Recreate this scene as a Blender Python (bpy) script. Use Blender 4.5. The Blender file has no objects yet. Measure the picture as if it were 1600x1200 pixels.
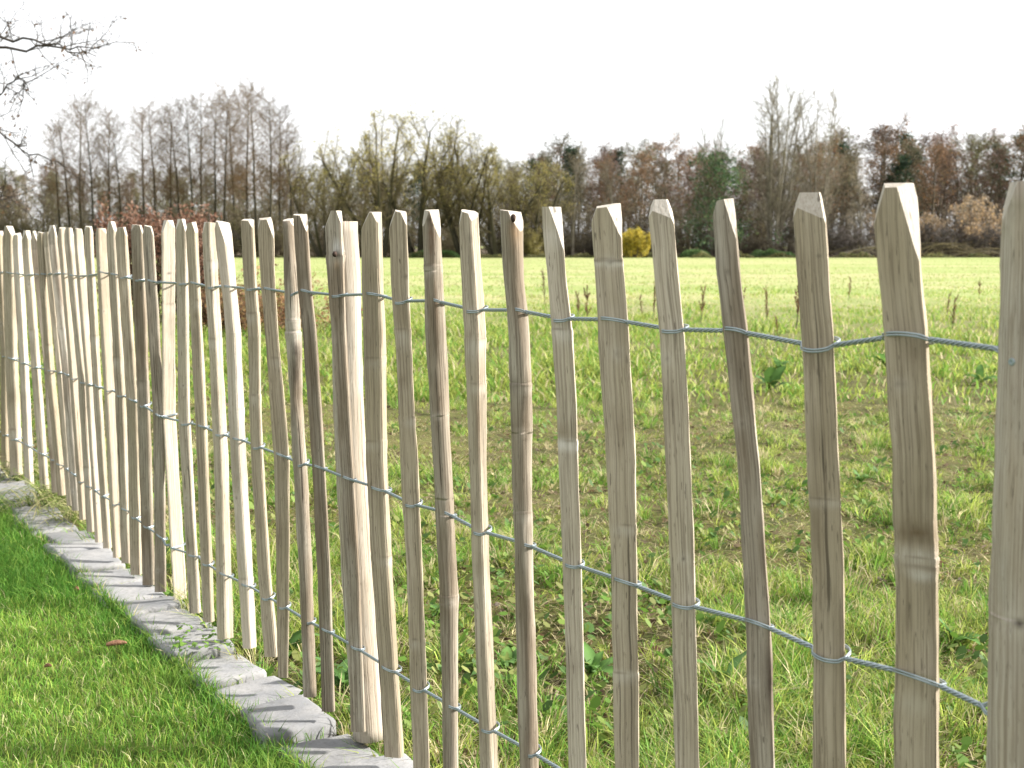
import bpy, bmesh, math, random
import numpy as np
from mathutils import Vector, Matrix

sc = bpy.context.scene
col = sc.collection
R = math.radians

# ------------------------------------------------------------------ camera
HC = 1.19                      # lens height above the lawn, metres
FPX = 1940.0                   # focal length in pixels of a 1600 px wide frame
PITCH = math.atan(217.0 / FPX)
cam = bpy.data.cameras.new('camera')
cam.sensor_width = 36.0
cam.lens = FPX / 1600.0 * 36.0
cam.clip_start = 0.05
cam.clip_end = 3000
cam.dof.use_dof = True
cam.dof.focus_distance = 2.6
cam.dof.aperture_fstop = 9.0
cam_o = bpy.data.objects.new('camera', cam)
col.objects.link(cam_o)
cam_o.location = (0, 0, HC)
cam_o.rotation_euler = (math.pi / 2 - PITCH, 0, 0)
sc.camera = cam_o

# ------------------------------------------------------------------ sky, sun, exposure
SUN_AZ = R(85)                # clockwise from +Y (the view direction)
SUN_EL = R(29)
world = bpy.data.worlds.new('World')
sc.world = world
world.use_nodes = True
wn, wl = world.node_tree.nodes, world.node_tree.links
bg = wn['Background']
sky = wn.new('ShaderNodeTexSky')
sky.sky_type = 'NISHITA'
sky.sun_disc = False
sky.sun_elevation = SUN_EL
sky.sun_rotation = SUN_AZ
sky.air_density = 1.0
sky.dust_density = 3.5
sky.ozone_density = 1.0
# thin bright cloud veil over the whole sky
tc = wn.new('ShaderNodeTexCoord')
mp = wn.new('ShaderNodeMapping'); mp.inputs['Scale'].default_value = (1, 1, 2.5)
cl = wn.new('ShaderNodeTexNoise'); cl.inputs['Scale'].default_value = 2.2; cl.inputs['Detail'].default_value = 6
cr = wn.new('ShaderNodeMapRange')
cr.inputs['From Min'].default_value = 0.3; cr.inputs['From Max'].default_value = 0.65
cr.inputs['To Min'].default_value = 0.68; cr.inputs['To Max'].default_value = 0.95
mx = wn.new('ShaderNodeMix'); mx.data_type = 'RGBA'
mx.inputs[7].default_value = (6.9, 6.95, 7.0, 1)
wl.new(tc.outputs['Generated'], mp.inputs[0]); wl.new(mp.outputs[0], cl.inputs['Vector'])
wl.new(cl.outputs['Fac'], cr.inputs['Value']); wl.new(cr.outputs[0], mx.inputs[0])
wl.new(sky.outputs[0], mx.inputs[6]); wl.new(mx.outputs[2], bg.inputs['Color'])
bg.inputs['Strength'].default_value = 0.082

sun = bpy.data.lights.new('sun', 'SUN')
sun.energy = 5.0
sun.angle = R(3.5)
sun.color = (1.0, 0.955, 0.885)
sun_o = bpy.data.objects.new('sun', sun)
col.objects.link(sun_o)
sd = Vector((math.sin(SUN_AZ) * math.cos(SUN_EL), math.cos(SUN_AZ) * math.cos(SUN_EL), math.sin(SUN_EL)))
sun_o.rotation_euler = sd.to_track_quat('Z', 'Y').to_euler()
sun_o.location = (30, 8, 30)

sc.view_settings.view_transform = 'Standard'
sc.view_settings.look = 'None'
sc.view_settings.exposure = 1.4
sc.view_settings.gamma = 1.0
sc.view_settings.use_curve_mapping = False
sc.render.engine = 'CYCLES'
sc.cycles.use_denoising = True
sc.cycles.max_bounces = 6
sc.cycles.diffuse_bounces = 3
sc.cycles.transmission_bounces = 4
sc.cycles.transparent_max_bounces = 6

# ------------------------------------------------------------------ helpers
CP, SP = math.cos(PITCH), math.sin(PITCH)
def ray(px, py):
    rx = (px - 800.0) / FPX; ry = (600.0 - py) / FPX
    return Vector((rx, CP + ry * SP, -SP + ry * CP))
def ground_pt(px, py, z=0.0):
    d = ray(px, py); t = (z - HC) / d.z
    return Vector((d.x * t, d.y * t, z))
def at_depth(px, py, Y):
    d = ray(px, py); t = Y / d.y
    return Vector((d.x * t, Y, HC + d.z * t))

def tag(o, label=None, cat=None, group=None, kind=None):
    if label: o['label'] = label
    if cat: o['category'] = cat
    if group: o['group'] = group
    if kind: o['kind'] = kind
    return o
def empty(name, loc=(0, 0, 0), rz=0.0):
    o = bpy.data.objects.new(name, None); col.objects.link(o)
    o.location = loc; o.rotation_euler = (0, 0, rz); o.empty_display_size = 0.2
    return o
def link(name, me, parent=None, loc=(0, 0, 0)):
    o = bpy.data.objects.new(name, me); col.objects.link(o); o.location = loc
    if parent: o.parent = parent
    return o
def np_mesh(name, V, faces, mats, fmat=None, smooth=False, vcol=None):
    """faces: list of int arrays (n,3) or (n,4)"""
    me = bpy.data.meshes.new(name)
    V = np.asarray(V, np.float32)
    faces = [np.asarray(f, np.int32) for f in faces if len(f)]
    nl = sum(f.size for f in faces); nf = sum(len(f) for f in faces)
    me.vertices.add(len(V)); me.vertices.foreach_set('co', V.ravel())
    me.loops.add(nl); me.loops.foreach_set('vertex_index', np.concatenate([f.ravel() for f in faces]))
    cnt = np.concatenate([np.full(len(f), f.shape[1], np.int32) for f in faces])
    me.polygons.add(nf)
    me.polygons.foreach_set('loop_start', np.concatenate([[0], np.cumsum(cnt)[:-1]]).astype(np.int32))
    me.polygons.foreach_set('loop_total', cnt)
    if fmat is not None: me.polygons.foreach_set('material_index', np.asarray(fmat, np.int32))
    me.polygons.foreach_set('use_smooth', np.full(nf, smooth, bool))
    if vcol is not None:
        a = me.attributes.new('Col', 'FLOAT_COLOR', 'POINT')
        c = np.ones((len(V), 4), np.float32); c[:, :3] = vcol
        a.data.foreach_set('color', c.ravel())
    for m in mats: me.materials.append(m)
    me.update(calc_edges=True)
    return me
def hsh(ix, iy, seed):
    h = (ix.astype(np.int64) * 374761393 + iy.astype(np.int64) * 668265263 + seed * 1442695041) & 0xffffffff
    h = ((h ^ (h >> 13)) * 1274126177) & 0xffffffff
    return ((h ^ (h >> 16)) & 0xffff) / 65535.0
def vnoise(x, y, seed=0):
    x = np.asarray(x, float); y = np.asarray(y, float)
    ix = np.floor(x); iy = np.floor(y); fx = x - ix; fy = y - iy
    fx = fx * fx * (3 - 2 * fx); fy = fy * fy * (3 - 2 * fy)
    a = hsh(ix, iy, seed); b = hsh(ix + 1, iy, seed); c = hsh(ix, iy + 1, seed); d = hsh(ix + 1, iy + 1, seed)
    return (a * (1 - fx) + b * fx) * (1 - fy) + (c * (1 - fx) + d * fx) * fy
def fbm(x, y, seed=0):
    return 0.55 * vnoise(x, y, seed) + 0.3 * vnoise(x * 2.1, y * 2.1, seed + 5) + 0.15 * vnoise(x * 4.3, y * 4.3, seed + 9)
def sstep(a, b, x):
    t = np.clip((np.asarray(x, float) - a) / (b - a), 0, 1); return t * t * (3 - 2 * t)

# ------------------------------------------------------------------ materials
def new_mat(name, rough=0.8, spec=0.3):
    m = bpy.data.materials.new(name); m.use_nodes = True
    p = m.node_tree.nodes['Principled BSDF']
    p.inputs['Roughness'].default_value = rough
    p.inputs['Specular IOR Level'].default_value = spec
    return m, m.node_tree.nodes, m.node_tree.links, p
def ramp(n, stops):
    r = n.new('ShaderNodeValToRGB')
    e = r.color_ramp.elements
    while len(e) < len(stops): e.new(0.5)
    for i, (pos, c) in enumerate(stops):
        e[i].position = pos; e[i].color = (*c, 1)
    return r
def noise(n, l, vec, scale, detail=4, rough=0.55):
    t = n.new('ShaderNodeTexNoise'); t.inputs['Scale'].default_value = scale
    t.inputs['Detail'].default_value = detail; t.inputs['Roughness'].default_value = rough
    if vec is not None: l.new(vec, t.inputs['Vector'])
    return t
def mixc(n, l, fac, a, b, mode='MIX'):
    m = n.new('ShaderNodeMix'); m.data_type = 'RGBA'; m.blend_type = mode
    for sck, v in ((m.inputs[0], fac), (m.inputs[6], a), (m.inputs[7], b)):
        if isinstance(v, (int, float)): sck.default_value = v
        elif isinstance(v, tuple): sck.default_value = (*v, 1)
        else: l.new(v, sck)
    return m.outputs[2]
def rng_map(n, l, v, a, b, c, d):
    m = n.new('ShaderNodeMapRange'); l.new(v, m.inputs[0])
    for i, x in zip((1, 2, 3, 4), (a, b, c, d)): m.inputs[i].default_value = x
    return m.outputs[0]
def bump(n, l, p, h, strength, dist):
    b = n.new('ShaderNodeBump'); b.inputs['Strength'].default_value = strength; b.inputs['Distance'].default_value = dist
    l.new(h, b.inputs['Height']); l.new(b.outputs[0], p.inputs['Normal'])

def wood_mat(name, base, dark, tint, grain=1.0, rough=0.75, blotch=0.5, streaky=0.35):
    m, n, l, p = new_mat(name, rough, 0.25)
    at = n.new('ShaderNodeAttribute'); at.attribute_name = 'grain'; oi = n.new('ShaderNodeObjectInfo')
    add = n.new('ShaderNodeVectorMath'); add.operation = 'ADD'
    sc_ = n.new('ShaderNodeVectorMath'); sc_.operation = 'SCALE'
    sc_.inputs[0].default_value = (7.1, 3.3, 11.7); l.new(oi.outputs['Random'], sc_.inputs['Scale'])
    # the fibres wander a little along the length
    wv = n.new('ShaderNodeTexNoise'); wv.inputs['Scale'].default_value = 6.0; wv.inputs['Detail'].default_value = 2
    l.new(at.outputs['Vector'], wv.inputs['Vector'])
    ws = n.new('ShaderNodeVectorMath'); ws.operation = 'MULTIPLY_ADD'; ws.inputs[1].default_value = (0.008, 0.008, 0); l.new(wv.outputs['Color'], ws.inputs[0])
    l.new(at.outputs['Vector'], ws.inputs[2])
    l.new(ws.outputs[0], add.inputs[0]); l.new(sc_.outputs[0], add.inputs[1])
    def mp_(s3):
        q = n.new('ShaderNodeMapping'); q.inputs['Scale'].default_value = s3; l.new(add.outputs[0], q.inputs[0]); return q.outputs[0]
    fine = noise(n, l, mp_((400, 400, 3.0)), 1.0, 4, 0.65)
    streak = noise(n, l, mp_((150, 150, 1.3)), 1.0, 3, 0.5)
    big = noise(n, l, mp_((26, 26, 4.5)), 1.0, 3, 0.5)
    speck = noise(n, l, mp_((420, 420, 40)), 1.0, 2, 0.5)
    crack = noise(n, l, mp_((170, 170, 1.1)), 1.0, 1, 0.4)
    stain = noise(n, l, mp_((12, 12, 3.0)), 1.0, 4, 0.6)
    c = mixc(n, l, rng_map(n, l, big.outputs[0], 0.36, 0.66, 0.0, blotch), base, tint)
    c = mixc(n, l, rng_map(n, l, stain.outputs[0], 0.52, 0.72, 0.0, 0.55), c, tuple(x * 0.55 for x in tint))
    c = mixc(n, l, rng_map(n, l, streak.outputs[0], 0.46, 0.68, 0.0, streaky), c, dark)
    c = mixc(n, l, rng_map(n, l, fine.outputs[0], 0.47, 0.60, 0.0, 0.72 * grain), c, dark)
    c = mixc(n, l, rng_map(n, l, crack.outputs[0], 0.70, 0.73, 0.0, 0.8), c, tuple(x * 0.4 for x in dark))
    c = mixc(n, l, rng_map(n, l, speck.outputs[0], 0.64, 0.72, 0.0, 0.7 * grain), c, tuple(x * 0.5 for x in dark))
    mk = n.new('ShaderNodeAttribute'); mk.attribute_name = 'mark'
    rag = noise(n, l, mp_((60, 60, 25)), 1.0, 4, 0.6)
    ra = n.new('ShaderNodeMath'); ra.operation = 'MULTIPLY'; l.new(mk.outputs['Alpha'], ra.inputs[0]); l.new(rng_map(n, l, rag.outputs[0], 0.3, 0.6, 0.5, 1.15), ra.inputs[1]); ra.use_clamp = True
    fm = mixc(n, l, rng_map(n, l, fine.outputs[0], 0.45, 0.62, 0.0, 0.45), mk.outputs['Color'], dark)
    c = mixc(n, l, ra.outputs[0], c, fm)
    hv = n.new('ShaderNodeHueSaturation')
    l.new(rng_map(n, l, oi.outputs['Random'], 0, 1, 0.84, 1.14), hv.inputs['Value'])
    l.new(rng_map(n, l, oi.outputs['Random'], 0, 1, 1.05, 0.8), hv.inputs['Saturation'])
    l.new(c, hv.inputs['Color']); l.new(hv.outputs[0], p.inputs['Base Color'])
    h = n.new('ShaderNodeMath'); h.operation = 'ADD'; l.new(fine.outputs[0], h.inputs[0]); l.new(streak.outputs[0], h.inputs[1])
    bump(n, l, p, h.outputs[0], 0.9, 0.0016)
    return m
M = {}
M['split'] = wood_mat('split_wood', (0.455, 0.392, 0.30), (0.205, 0.165, 0.115), (0.35, 0.288, 0.185), 1.05)
M['pale'] = wood_mat('pale_split_wood', (0.50, 0.44, 0.355), (0.26, 0.205, 0.145), (0.43, 0.345, 0.24), 0.75)
M['bark'] = wood_mat('bark_wood', (0.235, 0.188, 0.135), (0.115, 0.088, 0.06), (0.42, 0.375, 0.305), 0.9, 0.85, 1.0, 0.3)
M['cut'] = wood_mat('fresh_cut_wood', (0.50, 0.455, 0.39), (0.33, 0.28, 0.22), (0.44, 0.39, 0.32), 0.6, 0.7, 0.4)
M['post'] = wood_mat('post_wood', (0.40, 0.335, 0.255), (0.20, 0.155, 0.11), (0.47, 0.43, 0.37), 0.9, 0.8, 0.8)

def simple(name, c, rough=0.7, metal=0.0, spec=0.3, var=0.0, scale=20):
    m, n, l, p = new_mat(name, rough, spec)
    p.inputs['Metallic'].default_value = metal
    if var:
        t = n.new('ShaderNodeTexCoord'); s = noise(n, l, t.outputs['Object'], scale, 5)
        cc = mixc(n, l, rng_map(n, l, s.outputs[0], 0.3, 0.7, 0, 1), tuple(x * (1 - var) for x in c), tuple(min(1, x * (1 + var)) for x in c))
        l.new(cc, p.inputs['Base Color'])
        bump(n, l, p, s.outputs[0], 0.4, 0.01)
    else: p.inputs['Base Color'].default_value = (*c, 1)
    return m
M['wire'] = simple('galvanised_wire', (0.31, 0.36, 0.39), 0.40, 0.75, 0.5)
M['knot'] = simple('knot_wood', (0.10, 0.07, 0.05), 0.8, 0, 0.2, 0.5, 90)
M['rot'] = simple('dark_end_grain', (0.04, 0.026, 0.02), 0.9, 0, 0.2, 0.5, 90)

def leaf_mat(name, tint=(1, 1, 1), transl=0.45, rough=0.55, spec=0.25, objvar=0.25):
    """vertex colour 'Col' is the leaf's own colour; thin leaves pass some light"""
    m = bpy.data.materials.new(name); m.use_nodes = True
    n, l = m.node_tree.nodes, m.node_tree.links
    p = n['Principled BSDF']; out = n['Material Output']
    p.inputs['Roughness'].default_value = rough; p.inputs['Specular IOR Level'].default_value = spec
    a = n.new('ShaderNodeAttribute'); a.attribute_name = 'Col'
    oi = n.new('ShaderNodeObjectInfo')
    c = mixc(n, l, 1.0, a.outputs['Color'], tint, 'MULTIPLY')
    hv = n.new('ShaderNodeHueSaturation')
    l.new(rng_map(n, l, oi.outputs['Random'], 0, 1, 1 - objvar, 1 + objvar), hv.inputs['Value']); l.new(c, hv.inputs['Color'])
    l.new(hv.outputs[0], p.inputs['Base Color'])
    tr = n.new('ShaderNodeBsdfTranslucent'); l.new(hv.outputs[0], tr.inputs['Color'])
    ms = n.new('ShaderNodeMixShader'); ms.inputs[0].default_value = transl
    l.new(p.outputs[0], ms.inputs[1]); l.new(tr.outputs[0], ms.inputs[2]); l.new(ms.outputs[0], out.inputs['Surface'])
    return m
M['grass'] = leaf_mat('grass_blade', transl=0.45, rough=0.55, spec=0.2, objvar=0.0)
M['leaf'] = leaf_mat('tree_leaf')
M['weed'] = leaf_mat('weed_leaf', transl=0.35, rough=0.6, spec=0.15, objvar=0.12)
def twig_mat(name, c, var=0.3):
    m, n, l, p = new_mat(name, 0.9, 0.1)
    t = n.new('ShaderNodeTexCoord'); oi = n.new('ShaderNodeObjectInfo')
    s = noise(n, l, t.outputs['Object'], 1.3, 4)
    cc = mixc(n, l, rng_map(n, l, s.outputs[0], 0.3, 0.7, 0, 1), tuple(x * (1 - var) for x in c), tuple(x * (1 + var) for x in c))
    hv = n.new('ShaderNodeHueSaturation'); l.new(rng_map(n, l, oi.outputs['Random'], 0, 1, 0.75, 1.25), hv.inputs['Value'])
    l.new(cc, hv.inputs['Color']); l.new(hv.outputs[0], p.inputs['Base Color'])
    return m
M['tw_alder'] = twig_mat('alder_bark', (0.105, 0.070, 0.038))
M['tw_olive'] = twig_mat('willow_bark', (0.115, 0.095, 0.055))
M['tw_grey'] = twig_mat('grey_bark', (0.17, 0.15, 0.118))
M['tw_brown'] = twig_mat('brown_bark', (0.115, 0.096, 0.066))
M['trunk'] = twig_mat('dark_trunk_bark', (0.05, 0.045, 0.03))
M['tw_dark'] = twig_mat('dark_bark', (0.06, 0.05, 0.04))

def field_mat():
    m, n, l, p = new_mat('field_ground', 0.95, 0.1)
    g = n.new('ShaderNodeNewGeometry')
    pos = g.outputs['Position']
    a = noise(n, l, pos, 0.9, 6, 0.6); b = noise(n, l, pos, 5.0, 6, 0.65); c = noise(n, l, pos, 28.0, 5, 0.7)
    mp = n.new('ShaderNodeMapping'); mp.inputs['Scale'].default_value = (0.035, 0.16, 1); l.new(pos, mp.inputs[0])
    d = noise(n, l, mp.outputs[0], 1.0, 5, 0.6)
    soil = ramp(n, [(0.3, (0.04, 0.028, 0.018)), (0.46, (0.085, 0.06, 0.036)), (0.58, (0.13, 0.10, 0.05)), (0.72, (0.10, 0.115, 0.03)), (0.85, (0.20, 0.16, 0.085))])
    l.new(b.outputs[0], soil.inputs[0])
    near = mixc(n, l, rng_map(n, l, c.outputs[0], 0.35, 0.7, 0, 0.7), soil.outputs[0], (0.09, 0.14, 0.025))
    near = mixc(n, l, rng_map(n, l, a.outputs[0], 0.5, 0.66, 0, 0.35), near, (0.16, 0.145, 0.05))
    far = ramp(n, [(0.30, (0.22, 0.275, 0.085)), (0.48, (0.27, 0.315, 0.115)), (0.60, (0.35, 0.335, 0.17)), (0.75, (0.28, 0.32, 0.12))])
    l.new(d.outputs[0], far.inputs[0])
    fa = mixc(n, l, rng_map(n, l, b.outputs[0], 0.3, 0.7, 0.0, 0.25), far.outputs[0], (0.21, 0.22, 0.10))
    sx = n.new('ShaderNodeSeparateXYZ'); l.new(pos, sx.inputs[0])
    l.new(mixc(n, l, rng_map(n, l, sx.outputs['Y'], 13, 30, 0, 1), near, fa), p.inputs['Base Color'])
    bump(n, l, p, c.outputs[0], 0.8, 0.03)
    return m
M['field'] = field_mat()
def lawn_mat():
    m, n, l, p = new_mat('lawn_ground', 0.95, 0.1)
    g = n.new('ShaderNodeNewGeometry')
    a = noise(n, l, g.outputs['Position'], 30, 6, 0.65)
    r = ramp(n, [(0.3, (0.03, 0.045, 0.012)), (0.5, (0.07, 0.11, 0.02)), (0.7, (0.14, 0.13, 0.05))])
    l.new(a.outputs[0], r.inputs[0]); l.new(r.outputs[0], p.inputs['Base Color'])
    bump(n, l, p, a.outputs[0], 0.8, 0.01)
    return m
M['lawn'] = lawn_mat()
M['litter'] = simple('woodland_litter', (0.09, 0.07, 0.045), 0.95, 0, 0.1, 0.5, 0.8)
def stone_mat():
    m, n, l, p = new_mat('sandstone_sett', 0.85, 0.25)
    t = n.new('ShaderNodeTexCoord'); oi = n.new('ShaderNodeObjectInfo'); g = n.new('ShaderNodeNewGeometry')
    a = noise(n, l, g.outputs['Position'], 9, 6, 0.6); b = noise(n, l, g.outputs['Position'], 70, 6, 0.7)
    c = mixc(n, l, rng_map(n, l, a.outputs[0], 0.35, 0.65, 0, 1), (0.185, 0.188, 0.195), (0.27, 0.265, 0.26))
    c = mixc(n, l, rng_map(n, l, b.outputs[0], 0.5, 0.75, 0, 0.6), c, (0.10, 0.095, 0.085))
    hv = n.new('ShaderNodeHueSaturation'); l.new(rng_map(n, l, oi.outputs['Random'], 0, 1, 0.85, 1.15), hv.inputs['Value'])
    l.new(c, hv.inputs['Color']); l.new(hv.outputs[0], p.inputs['Base Color'])
    bump(n, l, p, b.outputs[0], 0.5, 0.004)
    return m
M['stone'] = stone_mat()

# ------------------------------------------------------------------ fence line
ZB = 0.06                                   # height of the paling feet
FA = ground_pt(10, 735, ZB); FB = ground_pt(510, 1110, ZB)
FD = (FA - FB); FD.z = 0; FD.normalize()    # along the fence, away from the lens
FN = Vector((FD.y, -FD.x, 0))               # towards the field
if FN.x < 0: FN = -FN
def on_fence(px, py, off=0.0):
    d = ray(px, py); o = Vector((0, 0, HC))
    t = ((FA - o).dot(FN) + off) / d.dot(FN)
    return o + d * t
def qdist(x, y): return (x - FA.x) * FN.x + (y - FA.y) * FN.y
def sdist(x, y): return (x - FB.x) * FD.x + (y - FB.y) * FD.y
def on_line(s, q, z=0.0):
    return Vector((FB.x + FD.x * s + FN.x * q, FB.y + FD.y * s + FN.y * q, z))

# ------------------------------------------------------------------ ground
def h_field(x, y):
    n1 = fbm(np.asarray(x) * 0.9, np.asarray(y) * 0.9, 3) - 0.5
    n2 = fbm(np.asarray(x) * 3.5, np.asarray(y) * 3.5, 4) - 0.5
    q = qdist(np.asarray(x, float), np.asarray(y, float))
    damp = sstep(0.0, 1.0, q)
    return -0.03 + (0.10 * n1 + 0.05 * n2) * damp - 0.14 * sstep(-0.02, -0.12, q)
def h_lawn(x, y):
    return -0.006 + 0.012 * (fbm(np.asarray(x) * 2, np.asarray(y) * 2, 8) - 0.5)
def grid(xs, ys, hf):
    X, Y = np.meshgrid(xs, ys)
    V = np.stack([X, Y, hf(X, Y)], -1).reshape(-1, 3)
    nx, ny = len(xs), len(ys)
    i = np.arange(nx * ny).reshape(ny, nx)
    F = np.stack([i[:-1, :-1], i[:-1, 1:], i[1:, 1:], i[1:, :-1]], -1).reshape(-1, 4)
    return V, F
xs = np.concatenate([-np.geomspace(900, 8.3, 28), np.arange(-8, 8.01, 0.16), np.geomspace(8.3, 900, 28)])
ys = np.concatenate([[-60, -25, -10], np.arange(-4, 14, 0.14), np.geomspace(14.3, 1500, 60)])
V, F = grid(xs, ys, h_field)
tag(link('field', np_mesh('field', V, [F], [M['field']], smooth=True)), 'rough green meadow stretching behind the paling fence', None, None, 'structure')
# lawn sheet: follows the fence line
ss = np.arange(-6, 14.01, 0.2); qs = np.concatenate([[-14, -10, -7, -5], np.arange(-4, -0.13, 0.2), [-0.115]])
S, Q = np.meshgrid(ss, qs)
X = FB.x + FD.x * S + FN.x * Q; Y = FB.y + FD.y * S + FN.y * Q
V = np.stack([X, Y, h_lawn(X, Y)], -1).reshape(-1, 3)
i = np.arange(S.size).reshape(S.shape)
F = np.stack([i[:-1, :-1], i[:-1, 1:], i[1:, 1:], i[1:, :-1]], -1).reshape(-1, 4)
tag(link('lawn', np_mesh('lawn', V, [F[:, ::-1]], [M['lawn']], smooth=True)), 'mown lawn in front of the fence', None, None, 'structure')
xs = np.linspace(-260, 260, 30); ys = np.linspace(124, 420, 20)
V, F = grid(xs, ys, lambda x, y: h_field(x, y) * 0 + 0.09)
tag(link('woodland_floor', np_mesh('woodland_floor', V, [F], [M['litter']])), 'leaf-littered woodland floor beyond the meadow', None, None, 'structure')

# ------------------------------------------------------------------ edging stones
def make_stone(seed, L, W, H):
    rg = random.Random(seed)
    bm = bmesh.new()
    bmesh.ops.create_cube(bm, size=1.0)
    for v in bm.verts:
        v.co.x *= L; v.co.y *= W; v.co.z *= H
        v.co.x += rg.uniform(-.012, .012); v.co.y += rg.uniform(-.016, .016); v.co.z += rg.uniform(-.009, .009)
    bmesh.ops.bevel(bm, geom=bm.edges[:], offset=0.013, segments=2, profile=0.5, affect='EDGES')
    bmesh.ops.subdivide_edges(bm, edges=[e for e in bm.edges if e.calc_length() > 0.06], cuts=3, use_grid_fill=True)
    for v in bm.verts:
        k = Vector((rg.gauss(0, 1), rg.gauss(0, 1), rg.gauss(0, 1)))
        v.co += k * 0.0009
        v.co.z += 0.0035 * math.sin(v.co.x * 17 + seed) * math.cos(v.co.y * 15 + seed * 2)
        f = 1 + 0.03 * math.sin(v.co.y * 22 + seed) * (1 if v.co.z > -0.03 else 0)
        v.co.x *= f
    bmesh.ops.triangulate(bm, faces=[f for f in bm.faces if len(f.verts) > 4])
    me = bpy.data.meshes.new('edging_stone'); bm.to_mesh(me); bm.free()
    for p in me.polygons: p.use_smooth = True
    me.materials.append(M['stone'])
    return me
edging = empty('stone_edging', on_line(0, -0.07, 0))
tag(edging, 'single row of weathered grey stone setts edging the lawn beneath the fence', 'stone edging')
rs = random.Random(11)
s = -1.6; k = 0; JOINTS = []
while s < 9.5:
    L = rs.uniform(0.20, 0.265)
    me = make_stone(100 + k, L - 0.028, rs.uniform(0.185, 0.21), 0.12)
    o = link('stone', me, edging)
    o.location = on_line(s + L / 2, -0.055 + rs.uniform(-.016, .016), -0.034 + rs.uniform(-.013, .010)) - edging.location
    o.rotation_euler = (rs.uniform(-.05, .05), rs.uniform(-.07, .07), math.atan2(FD.y, FD.x) + rs.uniform(-.09, .09))
    s += L; k += 1; JOINTS.append(s)

# ------------------------------------------------------------------ fence palings
fence = empty('paling_fence', on_line(0, 0, 0))
tag(fence, 'split chestnut paling fence of pointed pales bound by twisted galvanised wire', 'fence')
FO = fence.location.copy()
def bottom_y(x): return 735 + 0.75 * (x - 10)

def interp_rows(rows, y):
    if y <= rows[0][0]: a, b = rows[0], rows[1]
    else:
        for a, b in zip(rows, rows[1:]):
            if y <= b[0]: break
        else: a, b = rows[-2], rows[-1]
    t = (y - a[0]) / (b[0] - a[0])
    return a[1] + (b[1] - a[1]) * t, a[2] + (b[2] - a[2]) * t

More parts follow.
